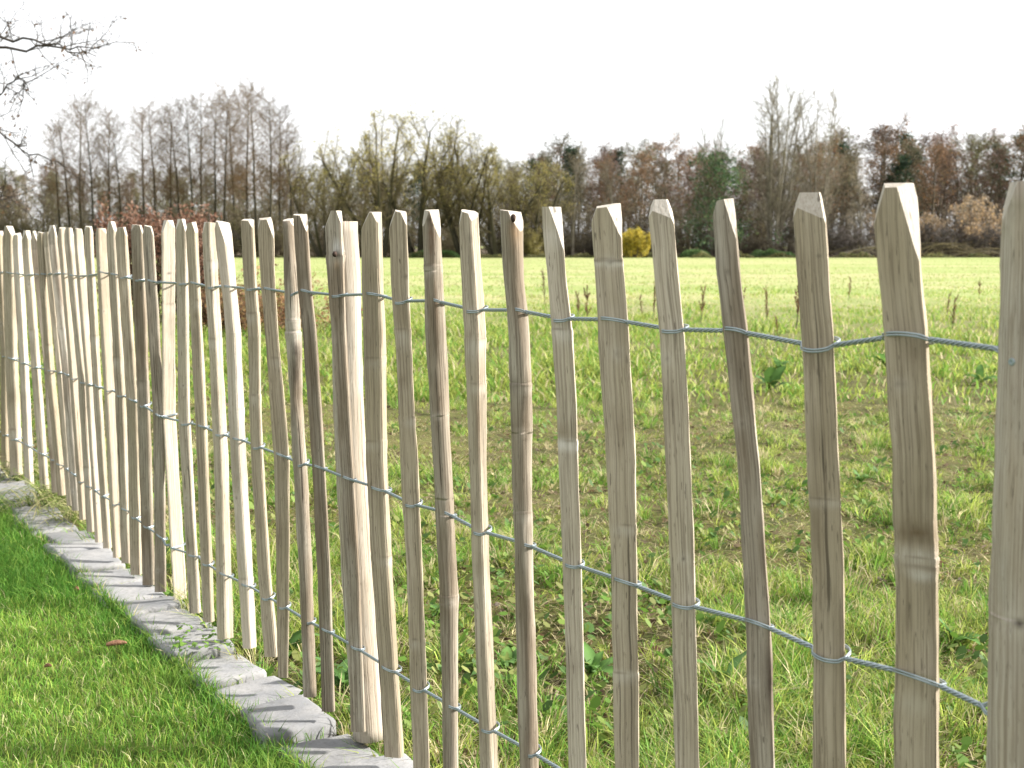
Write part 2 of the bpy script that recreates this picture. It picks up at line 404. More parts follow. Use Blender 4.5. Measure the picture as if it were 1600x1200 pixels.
SECT = {
 'split': lambda e: [(-.5, .06), (e, -.16), (.5, .22), (.30, .55), (-.25, .48)],
 'slab': lambda e: [(-.5, .06), (e, -.13), (.5, .10), (.42, .42), (-.40, .40)],
}
pale_info = []
def make_pale(idx, rows, top, kind='split', edge=0.35, cuts=(('L', 20), ('R', 35)), ybot=None, mat=None, off=0.0, nodes=(), name='pale', flat=False, gnarl=1.0, marks=()):
    rg = random.Random(900 + idx)
    marks = list(marks)
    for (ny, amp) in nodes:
        ca_ = rg.uniform(-.3, .3); marks += [(ny + 8, 8, ca_, .4, (.54, .49, .42), .45), (ny - 1, 2.0, ca_ + rg.uniform(-.2, .2), rg.uniform(.15, .4), (.12, .09, .06), .5)]  # dark seam, plus a pale highlight painted in so the node relief shows
    hh = rows[-1][0] - rows[0][0]; ws_ = rows[0][2] - rows[0][1]
    for _ in range(rg.choice((1, 2, 2, 3))):
        ky = rows[0][0] + rg.uniform(.05, .95) * hh; ka = rg.uniform(-.3, .25); kr = ws_ * rg.uniform(.08, .14)
        if rg.random() < .5: marks += [(ky, kr * 2.2, ka, .22, (.50, .45, .38), .5), (ky, kr * .8, ka, .06, (.05, .035, .025), .9)]
        else: marks += [(ky, kr * rg.uniform(4, 9), ka, rg.uniform(.15, .5), (.17, .125, .08), rg.uniform(.25, .5))]
    rows = [tuple(map(float, r)) for r in rows]
    ytop, txl, txr = top
    y0 = rows[0][0]
    if ybot is None:
        xb = (rows[-1][1] + rows[-1][2]) / 2; ybot = bottom_y(xb) - 4
    # centre points and axes
    def cpt(y):
        xl, xr = interp_rows(rows, y) if y > y0 else interp_rows(rows, y0 + (y - y0) * 0.5)
        c = on_fence((xl + xr) / 2, y, off)
        d = c - Vector((0, 0, HC)); dep = d.y * CP - d.z * SP
        return c, (xr - xl) * dep / FPX, d
    ptop, _, _ = cpt(ytop); pbot, _, _ = cpt(ybot)
    base = pbot.copy()
    nz = max(20, int((ptop.z - pbot.z) / 0.026))
    dv = Vector((pbot.x, pbot.y, 0)).normalized()        # away from the lens
    av = Vector((dv.y, -dv.x, 0))                          # to the right as seen
    if av.x < 0: av = -av
    if kind == 'round':
        ns = 18
        sec = [(0.5 * math.cos(2 * math.pi * j / ns), 0.5 * math.sin(2 * math.pi * j / ns)) for j in range(ns)]
    else:
        raw = SECT[kind](edge * 0.5); sec = []
        N = len(raw)
        for j in range(N):
            a, b, c = raw[j - 1], raw[j], raw[(j + 1) % N]
            bv = 0.10
            sec.append((b[0] + (a[0] - b[0]) * bv, b[1] + (a[1] - b[1]) * bv))
            sec.append((b[0] + (c[0] - b[0]) * bv, b[1] + (c[1] - b[1]) * bv))
            for f_ in ((.27, .42, .58, .73) if j == 0 else (.5,)): sec.append((b[0] + (c[0] - b[0]) * f_, b[1] + (c[1] - b[1]) * f_))
    ns = len(sec)
    ph = [rg.uniform(0, 6.28) for _ in range(12)]
    bm = bmesh.new(); rings = []
    gl = bm.verts.layers.float_vector.new('grain'); ml = bm.verts.layers.float_color.new('mark')
    ys_ = [ybot + (ytop - 6 - ybot) * i / nz for i in range(nz + 1)]
    for (ny, amp) in nodes: ys_ += [ny + k_ for k_ in (-7, -4, -2, -.5, 1, 3, 6, 11)]
    for mk_ in marks: ys_ += [mk_[0] + k_ * mk_[1] for k_ in (-1.6, -.8, 0, .8, 1.6)]
    ys_ = sorted((y for y in ys_ if ytop - 6 <= y <= ybot), reverse=True)
    for y in ys_:
        c, w, d = cpt(y)
        zz = c.z
        ring = []
        bul = 0.0
        for (ny, amp) in nodes:
            bul += (amp * math.exp(-((y - ny) / 10.0) ** 2) if y > ny else amp * math.exp(-((y - ny) / 2.2) ** 2)) - amp * .5 * math.exp(-((y - ny + 3) / 2.5) ** 2)
        wob = 0.012 * gnarl * w * 10 * (math.sin(zz * 9 + ph[0]) + 0.6 * math.sin(zz * 21 + ph[1]))
        for j, (a, b) in enumerate(sec):
            th = math.atan2(b, a)
            nn = gnarl * (0.026 * math.sin(zz * 13 + 2 * th + ph[2]) + 0.020 * math.sin(zz * 31 + 3 * th + ph[3]) + 0.014 * math.sin(zz * 67 - 4 * th + ph[4])) + rg.uniform(-.014, .014)
            f = 1 + nn + bul
            p = c + av * (a * w * f) + dv * (b * w * f * (0.9 if kind == 'round' else 1) + wob * 0.3)
            vv = bm.verts.new(p - base); vv[gl] = Vector((a * w, b * w, zz)); ring.append(vv)
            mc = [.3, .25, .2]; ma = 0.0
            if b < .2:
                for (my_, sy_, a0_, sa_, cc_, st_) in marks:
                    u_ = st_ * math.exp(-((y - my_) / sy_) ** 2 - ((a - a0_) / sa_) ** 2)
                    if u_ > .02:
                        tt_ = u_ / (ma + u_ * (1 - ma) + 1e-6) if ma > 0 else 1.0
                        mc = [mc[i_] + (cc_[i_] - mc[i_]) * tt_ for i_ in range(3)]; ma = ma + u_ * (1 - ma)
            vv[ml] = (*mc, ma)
        rings.append(ring)
    for r0, r1 in zip(rings, rings[1:]):
        for j in range(ns):
            bm.faces.new((r0[j], r0[(j + 1) % ns], r1[(j + 1) % ns], r1[j]))
    bm.faces.new(rings[0][::-1]); tf = bm.faces.new(rings[-1]); tf.material_index = 1
    bmesh.ops.recalc_face_normals(bm, faces=bm.faces[:])
    # hewn point
    def P(px, py):
        xl_, xr_ = interp_rows(rows, py) if py > y0 else interp_rows(rows, y0 + (py - y0) * 0.5)
        c, w, d = cpt(py); dep = d.y * CP - d.z * SP
        return c + av * ((px - (xl_ + xr_) / 2) * dep / FPX) - base
    xl0, xr0 = interp_rows(rows, y0)
    def cut(co, no):
        res = bmesh.ops.bisect_plane(bm, geom=bm.verts[:] + bm.edges[:] + bm.faces[:], plane_co=co, plane_no=no, clear_outer=True)
        ed = [g for g in res['geom_cut'] if isinstance(g, bmesh.types.BMEdge)]
        if len(ed) > 2:
            r = bmesh.ops.contextual_create(bm, geom=ed)
            for f in r['faces']: f.material_index = 1; f.smooth = False
    _, wtop, _ = cpt(y0)
    for (sd_, ang) in cuts:
        aR = R(ang)
        if sd_ == 'F':
            co = P((xl0 + xr0) / 2, y0 + 2) - dv * (0.14 * wtop)
            tp = P((txl + txr) / 2, ytop) + dv * (0.22 * wtop)
            no = (tp - co).cross(av); no = no if no.dot(dv) < 0 else -no
            cut(co, no.normalized()); continue
        if ang >= 30:
            # an axe stroke facing the lens side: passes the tip corner and slopes down and outwards
            sg = -1 if sd_ == 'L' else 1
            al = R(rg.uniform(15, 21)); de = R(min(ang, 58))
            no = (av * (sg * math.cos(de)) - dv * math.sin(de)) * math.cos(al) + Vector((0, 0, math.sin(al)))
            cut(P(txl if sg < 0 else txr, ytop) + dv * (rg.uniform(.08, .2) * wtop), no.normalized()); continue
        dy = rg.uniform(-3, 5)
        if sd_ == 'L': a_, b_ = P(xl0, y0 + dy), P(txl, ytop); sg = -1
        else: a_, b_ = P(xr0, y0 + dy), P(txr, ytop); sg = 1
        a_ = a_ + dv * (0.05 * wtop)
        t = b_ - a_
        if abs(t.dot(av)) < .25 * t.z: t = av * (-sg * .25 * t.z) + Vector((0, 0, t.z)); a_ = b_ - t * .6 + dv * (0.05 * wtop)
        s_ = dv * math.cos(aR) + av * (sg * math.sin(aR))
        no = t.cross(s_); no = no if no.dot(av) * sg > 0 else -no
        cut(a_, no.normalized())
    if rg.random() < 0.7 and not flat:
        # slightly slanting flat tip
        cut(P((txl + txr) / 2, ytop + 0.5), (Vector((0, 0, 1)) + av * rg.uniform(-.2, .2) - dv * rg.uniform(-.1, .35)).normalized())
    # keep only the piece that stands on the ground
    bm.verts.ensure_lookup_table(); seen = set(); st = [min(bm.verts, key=lambda v: v.co.z)]
    while st:
        v = st.pop()
        if v in seen: continue
        seen.add(v); st += [e.other_vert(v) for e in v.link_edges]
    bmesh.ops.delete(bm, geom=[v for v in bm.verts if v not in seen], context='VERTS')
    me = bpy.data.meshes.new(name)
    bmesh.ops.recalc_face_normals(bm, faces=bm.faces[:])
    bm.to_mesh(me); bm.free()
    me.materials.append(mat or M['split']); me.materials.append(M['cut'])
    for p in me.polygons: p.use_smooth = (kind == 'round' and p.material_index == 0)
    o = link(name, me, fence, base - FO)
    pale_info.append((rows, off, kind))
    return o

# (rows of left/right edge along the pale), tip, ...
def lp(tx, ty, w, bx, by, wb=None, bend=0):
    wb = wb or w * 0.98
    my = (ty + by) / 2; mx_ = (tx + bx) / 2 + bend; mw = (w + wb) / 2
    return dict(rows=[(ty + 22, tx - w / 2 + 1, tx + w / 2 + 1), (my, mx_ - mw / 2, mx_ + mw / 2), (by, bx - wb / 2, bx + wb / 2)],
                top=(ty, tx - w * 0.27, tx + w * 0.22), ybot=by)
PALES = []
left = [(-2, 362, 15, 9, 735, .1), (13, 359, 20, 26, 742, .35), (26, 366, 15, 46, 757, .2), (41, 366, 15, 70, 764, .3),
        (53, 367, 11, 86, 770, .9), (64, 363, 14, 97, 774, .1), (73, 362, 12, 110, 790, .3), (82, 358, 14, 119, 798, .5),
        (97, 356, 14, 131, 812, -.2), (107, 355, 15, 143, 831, .2), (122, 357, 15, 156, 847, -.3), (138, 354, 14, 168, 857, .3),
        (157, 356, 18, 185, 871, -.35), (174, 352, 17, 198, 880, .4), (189, 355, 19, 213, 898, .6), (214, 351, 20, 233, 914, .6),
        (231, 353, 18, 251, 925, .7), (262, 350, 21, 282, 937, -.8), (283, 348, 19, 305, 958, .55), (299, 347, 19, 326, 972, .5)]
bends = [4, -2, 1, 0, 4, -3, 2, 3, 1, 4, 2, -1, 0, 2, 6, 1, 7, -8, -6, 2]
rg0 = random.Random(5)
for j, (tx, ty, w, bx, by, e) in enumerate(left):
    d = lp(tx, ty, w, bx, by, None, bends[j])
    d['edge'] = e
    d['mat'] = M['bark'] if j in (4, 15, 16, 7) else (M['pale'] if j in (8, 10, 12, 17, 2) else M['split'])
    d['kind'] = 'split' if j not in (15, 16) else 'slab'
    d['off'] = rg0.uniform(-.012, .012)
    d['nodes'] = [(ty + rg0.uniform(120, 380), 0.06)] if j % 2 else []
    d['cuts'] = (('L', rg0.choice([5, 30])), ('R', rg0.uniform(10, 45)))
    PALES.append(d)
PALES[17]['off'] = 0.03
PALES += [
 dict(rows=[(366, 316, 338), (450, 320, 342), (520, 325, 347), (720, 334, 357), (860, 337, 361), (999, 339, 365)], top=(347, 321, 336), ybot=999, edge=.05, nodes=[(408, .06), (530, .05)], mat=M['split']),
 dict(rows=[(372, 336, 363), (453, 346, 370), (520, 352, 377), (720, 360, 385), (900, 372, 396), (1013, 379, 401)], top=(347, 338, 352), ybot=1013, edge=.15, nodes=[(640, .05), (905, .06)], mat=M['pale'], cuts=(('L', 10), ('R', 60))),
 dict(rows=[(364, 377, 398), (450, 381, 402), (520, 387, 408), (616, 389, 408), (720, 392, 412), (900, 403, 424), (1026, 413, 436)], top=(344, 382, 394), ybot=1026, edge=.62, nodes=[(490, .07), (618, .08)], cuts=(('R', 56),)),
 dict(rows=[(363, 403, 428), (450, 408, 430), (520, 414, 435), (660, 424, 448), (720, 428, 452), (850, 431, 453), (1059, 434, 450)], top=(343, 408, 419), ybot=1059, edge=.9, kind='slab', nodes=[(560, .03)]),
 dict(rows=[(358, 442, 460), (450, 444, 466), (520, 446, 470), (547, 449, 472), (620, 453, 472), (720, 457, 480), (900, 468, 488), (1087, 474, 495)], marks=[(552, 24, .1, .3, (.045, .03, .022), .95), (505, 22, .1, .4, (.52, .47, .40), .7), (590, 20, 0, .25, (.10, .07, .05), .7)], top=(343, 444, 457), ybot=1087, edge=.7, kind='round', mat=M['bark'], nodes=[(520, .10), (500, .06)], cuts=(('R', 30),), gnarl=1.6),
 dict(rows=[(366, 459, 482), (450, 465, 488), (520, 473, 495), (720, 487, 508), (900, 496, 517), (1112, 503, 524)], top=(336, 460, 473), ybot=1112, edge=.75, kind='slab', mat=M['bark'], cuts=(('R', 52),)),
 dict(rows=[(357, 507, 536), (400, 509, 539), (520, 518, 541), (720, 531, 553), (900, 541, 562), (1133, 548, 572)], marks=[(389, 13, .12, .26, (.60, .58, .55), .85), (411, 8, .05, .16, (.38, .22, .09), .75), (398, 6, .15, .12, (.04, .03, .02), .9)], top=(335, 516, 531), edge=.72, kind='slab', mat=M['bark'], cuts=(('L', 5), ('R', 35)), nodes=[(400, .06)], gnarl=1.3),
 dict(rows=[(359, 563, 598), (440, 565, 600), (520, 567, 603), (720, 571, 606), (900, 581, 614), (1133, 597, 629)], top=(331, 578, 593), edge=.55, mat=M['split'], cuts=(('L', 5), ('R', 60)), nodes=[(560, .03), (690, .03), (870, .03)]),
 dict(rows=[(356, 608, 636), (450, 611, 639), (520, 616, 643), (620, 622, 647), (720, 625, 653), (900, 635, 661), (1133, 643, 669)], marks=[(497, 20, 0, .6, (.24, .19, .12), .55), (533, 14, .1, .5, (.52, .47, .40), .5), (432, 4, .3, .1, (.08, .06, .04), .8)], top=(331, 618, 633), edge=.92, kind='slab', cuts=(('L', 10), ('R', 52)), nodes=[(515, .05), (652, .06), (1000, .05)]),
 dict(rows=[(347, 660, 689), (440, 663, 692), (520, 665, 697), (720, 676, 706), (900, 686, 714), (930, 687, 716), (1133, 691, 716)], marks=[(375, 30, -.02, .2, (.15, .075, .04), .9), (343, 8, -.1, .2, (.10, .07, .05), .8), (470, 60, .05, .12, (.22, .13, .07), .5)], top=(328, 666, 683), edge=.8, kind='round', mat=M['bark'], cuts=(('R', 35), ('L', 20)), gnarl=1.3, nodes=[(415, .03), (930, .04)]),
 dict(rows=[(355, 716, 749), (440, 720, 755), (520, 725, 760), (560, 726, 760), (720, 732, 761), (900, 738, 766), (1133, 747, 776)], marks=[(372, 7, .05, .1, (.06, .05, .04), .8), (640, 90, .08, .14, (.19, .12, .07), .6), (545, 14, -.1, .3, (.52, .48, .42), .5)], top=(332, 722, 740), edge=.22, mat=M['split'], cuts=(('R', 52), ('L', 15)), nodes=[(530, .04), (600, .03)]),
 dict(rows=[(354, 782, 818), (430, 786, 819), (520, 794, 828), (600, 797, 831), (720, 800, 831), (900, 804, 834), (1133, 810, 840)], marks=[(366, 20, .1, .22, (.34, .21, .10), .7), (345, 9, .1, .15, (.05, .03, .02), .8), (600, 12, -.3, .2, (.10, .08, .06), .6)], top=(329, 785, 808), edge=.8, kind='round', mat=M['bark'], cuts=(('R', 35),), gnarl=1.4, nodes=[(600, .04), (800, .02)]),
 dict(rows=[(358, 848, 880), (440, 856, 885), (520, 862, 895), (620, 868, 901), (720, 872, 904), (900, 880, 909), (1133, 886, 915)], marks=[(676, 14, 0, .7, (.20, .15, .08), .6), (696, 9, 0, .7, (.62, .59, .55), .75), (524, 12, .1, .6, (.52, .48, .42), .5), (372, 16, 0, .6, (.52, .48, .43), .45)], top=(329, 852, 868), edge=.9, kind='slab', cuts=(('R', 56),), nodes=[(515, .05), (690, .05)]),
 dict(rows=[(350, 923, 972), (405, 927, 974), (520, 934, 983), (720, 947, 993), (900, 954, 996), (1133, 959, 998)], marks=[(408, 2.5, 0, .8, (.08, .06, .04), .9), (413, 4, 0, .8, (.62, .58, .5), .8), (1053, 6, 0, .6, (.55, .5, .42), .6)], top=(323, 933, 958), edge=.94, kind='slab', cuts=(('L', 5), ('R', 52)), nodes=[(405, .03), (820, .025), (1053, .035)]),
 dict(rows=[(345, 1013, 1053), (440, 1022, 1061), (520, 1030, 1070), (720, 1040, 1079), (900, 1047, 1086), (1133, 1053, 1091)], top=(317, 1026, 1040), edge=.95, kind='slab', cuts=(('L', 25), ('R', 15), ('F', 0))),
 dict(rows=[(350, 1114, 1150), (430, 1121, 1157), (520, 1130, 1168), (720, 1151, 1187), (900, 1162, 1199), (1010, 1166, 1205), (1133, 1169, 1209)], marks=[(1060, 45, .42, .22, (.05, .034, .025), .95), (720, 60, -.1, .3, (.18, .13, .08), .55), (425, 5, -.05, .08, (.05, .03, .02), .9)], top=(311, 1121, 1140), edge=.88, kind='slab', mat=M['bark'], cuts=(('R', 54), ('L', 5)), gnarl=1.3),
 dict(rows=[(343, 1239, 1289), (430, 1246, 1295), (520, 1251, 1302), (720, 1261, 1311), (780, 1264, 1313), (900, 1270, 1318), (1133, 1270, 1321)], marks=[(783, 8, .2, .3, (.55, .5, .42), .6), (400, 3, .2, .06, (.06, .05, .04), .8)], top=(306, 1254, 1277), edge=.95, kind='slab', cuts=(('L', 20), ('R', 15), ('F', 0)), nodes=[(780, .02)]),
 dict(rows=[(354, 1366, 1437), (440, 1374, 1441), (520, 1382, 1448), (720, 1395, 1460), (815, 1394, 1462), (840, 1397, 1464), (900, 1399, 1466), (1133, 1398, 1466)], marks=[(832, 17, .05, .6, (.115, .075, .035), .85), (868, 13, 0, .45, (.60, .55, .49), .75), (887, 4, .2, .4, (.13, .08, .04), .85), (899, 9, .12, .22, (.64, .61, .57), .85), (1100, 16, -.1, .3, (.50, .46, .38), .4)], top=(291, 1383, 1411), edge=.85, kind='slab', cuts=(('L', 10), ('R', 38)), nodes=[(885, .03), (872, .05)]),  # burl: dark stain, with the shine of the bump painted as pale marks
]
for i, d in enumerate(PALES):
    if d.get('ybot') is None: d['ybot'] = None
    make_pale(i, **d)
# pales beyond the frame on the left, and past the right-hand post
rgx = random.Random(77)
for j in range(9):
    x = -16 - j * 13; ty = 362 + j * 0.6; by = 735 + 0.75 * (x - 0) 
    w = 13 - j * 0.7
    d = lp(x - 6, ty, w, x + 6, by + 6); d['edge'] = rgx.uniform(-.2, .8); d['mat'] = rgx.choice([M['split'], M['pale'], M['bark']])
    make_pale(100 + j, **d)
for j, x in enumerate((1735, 1905, 2090, 2300)):
    w = 66 + 9 * j
    make_pale(120 + j, rows=[(330 - 6 * j, x - w / 2, x + w / 2), (1300, x + 20 - w / 2, x + 20 + w / 2)], top=(288 - 9 * j, x - 12, x + 14), edge=rgx.uniform(.5, .9), kind='slab')

# posts: round stakes standing just behind / in the line of the pales
pA = make_pale(200, rows=[(360, 512, 559), (440, 517, 564), (600, 520, 567), (720, 524, 572), (900, 534, 583), (1100, 548, 597)], top=(352, 512, 558), kind='round', off=0.045, mat=M['post'], cuts=(), name='post', flat=True, gnarl=.7)
pB = make_pale(201, rows=[(336, 1569, 1672), (440, 1567, 1672), (700, 1559, 1668), (900, 1549, 1662), (1133, 1547, 1660)], top=(290, 1584, 1650), kind='round', off=0.015, mat=M['post'], cuts=(('L', 12), ('R', 20)), name='post', flat=False, gnarl=.7)

# details on the pales: knots, a screw
def blob(name, parent, px, py, off, w, h, d, mat, ring=None):
    c = on_fence(px, py, off) - (FO + parent.location)
    bm = bmesh.new(); bmesh.ops.create_uvsphere(bm, u_segments=12, v_segments=8, radius=0.5)
    rg = random.Random(int(px * 7 + py))
    for v in bm.verts: v.co = Vector((v.co.x * w, v.co.y * d, v.co.z * h)) * (1 + rg.uniform(-.12, .12))
    me = bpy.data.meshes.new(name); bm.to_mesh(me); bm.free(); me.materials.append(mat)
    for p in me.polygons: p.use_smooth = True
    return link(name, me, parent, c)
pal = [o for o in fence.children if o.name.startswith('pale')]
blob('knot', pal[26], 523, 397, -0.0085, .011, .013, .02, M['rot'])
blob('rot_pocket', pal[31], 802, 341, -0.0175, .009, .015, .012, M['rot'])
def lathe(name, prof, mat, parent, loc, axis):
    bm = bmesh.new(); rings = []
    q = axis.to_track_quat('Z', 'Y'); ns = 16
    for r, z in prof:
        rings.append([bm.verts.new(q @ Vector((r * math.cos(2 * math.pi * j / ns), r * math.sin(2 * math.pi * j / ns), z))) for j in range(ns)])
    for a, b in zip(rings, rings[1:]):
        for j in range(ns): bm.faces.new((a[j], a[(j + 1) % ns], b[(j + 1) % ns], b[j]))
    bm.faces.new(rings[-1]); bmesh.ops.recalc_face_normals(bm, faces=bm.faces[:])
    me = bpy.data.meshes.new(name); bm.to_mesh(me); bm.free(); me.materials.append(mat)
    return link(name, me, parent, loc)
pc = on_fence(1614, 563, 0.015); pcd = (pc - Vector((0, 0, HC))); pcd.z = 0; pcd.normalize()
sp = on_fence(1582, 563, 0.015)
# walk from the post axis outwards to its skin towards the lens and the left
rr = 0.0385
ax = on_fence(1614, 563, 0.015)
side = Vector((pcd.y, -pcd.x, 0))
aoff = (sp - ax).dot(side)
skin = ax + side * aoff - pcd * math.sqrt(max(1e-6, rr * rr * 0.81 - (aoff * 0.9) ** 2))
nrm = ((side * aoff - pcd * math.sqrt(max(1e-6, rr * rr - aoff * aoff)))).normalized()
lathe('screw', [(0.0042, -0.004), (0.0042, 0.0005), (0.0036, 0.0014), (0.0018, 0.0014), (0.0012, 0.0004)], M['wire'], pB, skin - (FO + pB.location), nrm)

# ------------------------------------------------------------------ twisted wire rows
ROWS = [
 [(-120, 411), (-60, 418), (0, 425), (50, 430), (95, 427), (130, 433), (170, 425), (200, 435), (235, 440), (262, 441), (283, 444), (300, 440), (330, 450), (352, 446), (390, 453), (416, 449), (455, 462), (480, 452), (522, 462), (550, 462), (580, 457), (625, 474), (675, 466), (738, 487), (800, 480), (877, 501), (956, 497), (1048, 518), (1148, 513), (1275, 548), (1412, 520), (1600, 552), (1745, 560), (1915, 590), (2100, 590), (2310, 620)],
 [(-120, 506), (-60, 528), (0, 553), (20, 560), (60, 575), (100, 583), (140, 602), (160, 604), (190, 618), (215, 628), (240, 637), (262, 655), (290, 662), (312, 663), (345, 680), (370, 684), (402, 698), (430, 705), (468, 727), (497, 727), (542, 749), (565, 750), (592, 762), (640, 789), (695, 797), (750, 833), (818, 847), (893, 883), (976, 907), (1067, 946), (1186, 970), (1295, 1028), (1430, 1050), (1600, 1128), (1745, 1160), (1920, 1230), (2110, 1290), (2320, 1380)],
 [(-120, 600), (-60, 638), (0, 675), (25, 686), (50, 698), (85, 720), (110, 735), (125, 750), (150, 765), (175, 783), (200, 797), (215, 812), (235, 825), (253, 837), (290, 863), (312, 875), (348, 897), (380, 910), (415, 932), (445, 947), (481, 972), (512, 985), (556, 1012), (575, 1018), (605, 1042), (655, 1075), (705, 1103), (758, 1135), (822, 1170), (905, 1220), (985, 1270), (1078, 1325), (1195, 1395), (1300, 1455), (1440, 1540), (1610, 1640), (1750, 1720), (1930, 1830), (2120, 1945), (2330, 2070)],
]
WR = 0.00138
def tube_np(P, r, ns=6):
    P = np.asarray(P, float); T = np.gradient(P, axis=0); T /= np.linalg.norm(T, axis=1)[:, None] + 1e-9
    up = np.array([0.13, 0.2, 1.0]); 
    U = np.cross(T, up); U /= np.linalg.norm(U, axis=1)[:, None] + 1e-9
    W = np.cross(T, U)
    a = np.arange(ns) * 2 * math.pi / ns
    V = P[:, None, :] + r * (np.cos(a)[None, :, None] * U[:, None, :] + np.sin(a)[None, :, None] * W[:, None, :])
    n = len(P); i = np.arange(n * ns).reshape(n, ns); j = np.roll(i, -1, 1)
    F = np.stack([i[:-1], j[:-1], j[1:], i[1:]], -1).reshape(-1, 4)
    return V.reshape(-1, 3), F
for ri, pts in enumerate(ROWS):
    pxs = np.array([p[0] for p in pts], float); pys = np.array([p[1] for p in pts], float)
    def ry_(x): return float(np.interp(x, pxs, pys))
    # where each pale crosses this row
    spans = []
    for rows, off, kind in pale_info:
        x = (rows[0][1] + rows[0][2]) / 2
        for _ in range(6):
            y = ry_(x); xl, xr = interp_rows(rows, y); x = (xl + xr) / 2
        if off > 0.04: continue
        y = ry_(x)
        c = on_fence(x, y, off); d = c - Vector((0, 0, HC)); dep = d.y * CP - d.z * SP
        w = (xr - xl) * dep / FPX
        spans.append([sdist(c.x, c.y), c.z, w, off, kind])
    spans.sort(key=lambda t: t[0])
    rgw = random.Random(40 + ri)
    S_ = np.array([t[0] for t in spans]); Z_ = np.array([t[1] for t in spans])
    # the rope itself runs smoothly; where it passes a pale the front pair hops off that line
    ker = lambda u: np.exp(-(u / 0.17) ** 2)
    zs = []
    for u in S_:
        wt = ker(S_ - u); A = np.stack([np.ones_like(S_), S_ - u], 1)
        zs.append(np.linalg.lstsq(A * wt[:, None], Z_ * wt, rcond=None)[0][0])
    strands = [[] for _ in range(4)]
    samples = []
    for k, (s0, z0, w, off, kind) in enumerate(spans):
        g0 = s0 - spans[k - 1][0] if k else 1; g1 = spans[k + 1][0] - s0 if k + 1 < len(spans) else 1
        hw = min(w * 0.66, 0.40 * min(g0, g1))
        hop = float(np.clip(Z_[k] - zs[k], -0.012, 0.012))
        if abs(hop) < 0.002: hop = rgw.choice((-1, 1)) * rgw.uniform(.002, .006)
        if hw < 0.02: hop *= 0.5
        samples.append((s0, hw, zs[k], off, hop, w))
    for k, (s0, hw, z0, off, hop, w) in enumerate(samples):
        zp = samples[k - 1][2] if k else z0; zn = samples[k + 1][2] if k + 1 < len(samples) else z0
        sp_ = samples[k - 1][0] if k else s0 - 1; sn_ = samples[k + 1][0] if k + 1 < len(samples) else s0 + 1
        slope = (zn - zp) / (sn_ - sp_)
        hook = rgw.choice((0, 0, 1)) * 0.006
        for t in np.linspace(-1, 1, 13):
            env = max(0.0, math.cos(t * math.pi / 2)) ** 0.4
            for q_ in range(4):
                front = q_ < 2
                bdir = (-0.24 * w - 0.0015) if front else (0.54 * w + 0.003)
                sepz = (0.5 - (q_ % 2)) * WR * 2.3
                zz = z0 + slope * hw * t + (hop * env if front else -hop * 0.9 * env) + sepz
                strands[q_].append(on_line(s0 + hw * t, (off + bdir) * env, zz)[:])
        if k + 1 < len(samples):
            s1, hw1, z1, off1, hop1, w1 = samples[k + 1]
            a, b = s0 + hw, s1 - hw1
            za = z0 + slope * hw
            zp2 = z0; zn2 = samples[k + 2][2] if k + 2 < len(samples) else z1
            sl2 = (zn2 - zp2) / ((samples[k + 2][0] if k + 2 < len(samples) else s1 + 1e-3) - s0)
            zb = z1 - sl2 * hw1
            Lr = max(0.002, b - a)
            turns = max(1, round(Lr / 0.036))
            NT = int(max(4, turns * 10))
            for i_ in range(1, NT):
                t = i_ / NT
                e_ = min(1, 5 * min(t, 1 - t))
                zc = za + (zb - za) * t
                for q_ in range(4):
                    an = math.pi / 4 + q_ * math.pi / 2 + t * turns * 2 * math.pi
                    rr_ = WR * 1.75
                    strands[q_].append(on_line(a + Lr * t, rr_ * math.cos(an), zc + rr_ * math.sin(an))[:])
    VV, FF, o0 = [], [], 0
    for st in strands:
        v, f = tube_np(st, WR, 5); VV.append(v - np.array(FO)[None]); FF.append(f + o0); o0 += len(v)
    link('twisted_wire', np_mesh('twisted_wire', np.concatenate(VV), [np.concatenate(FF)], [M['wire']], smooth=True), fence)

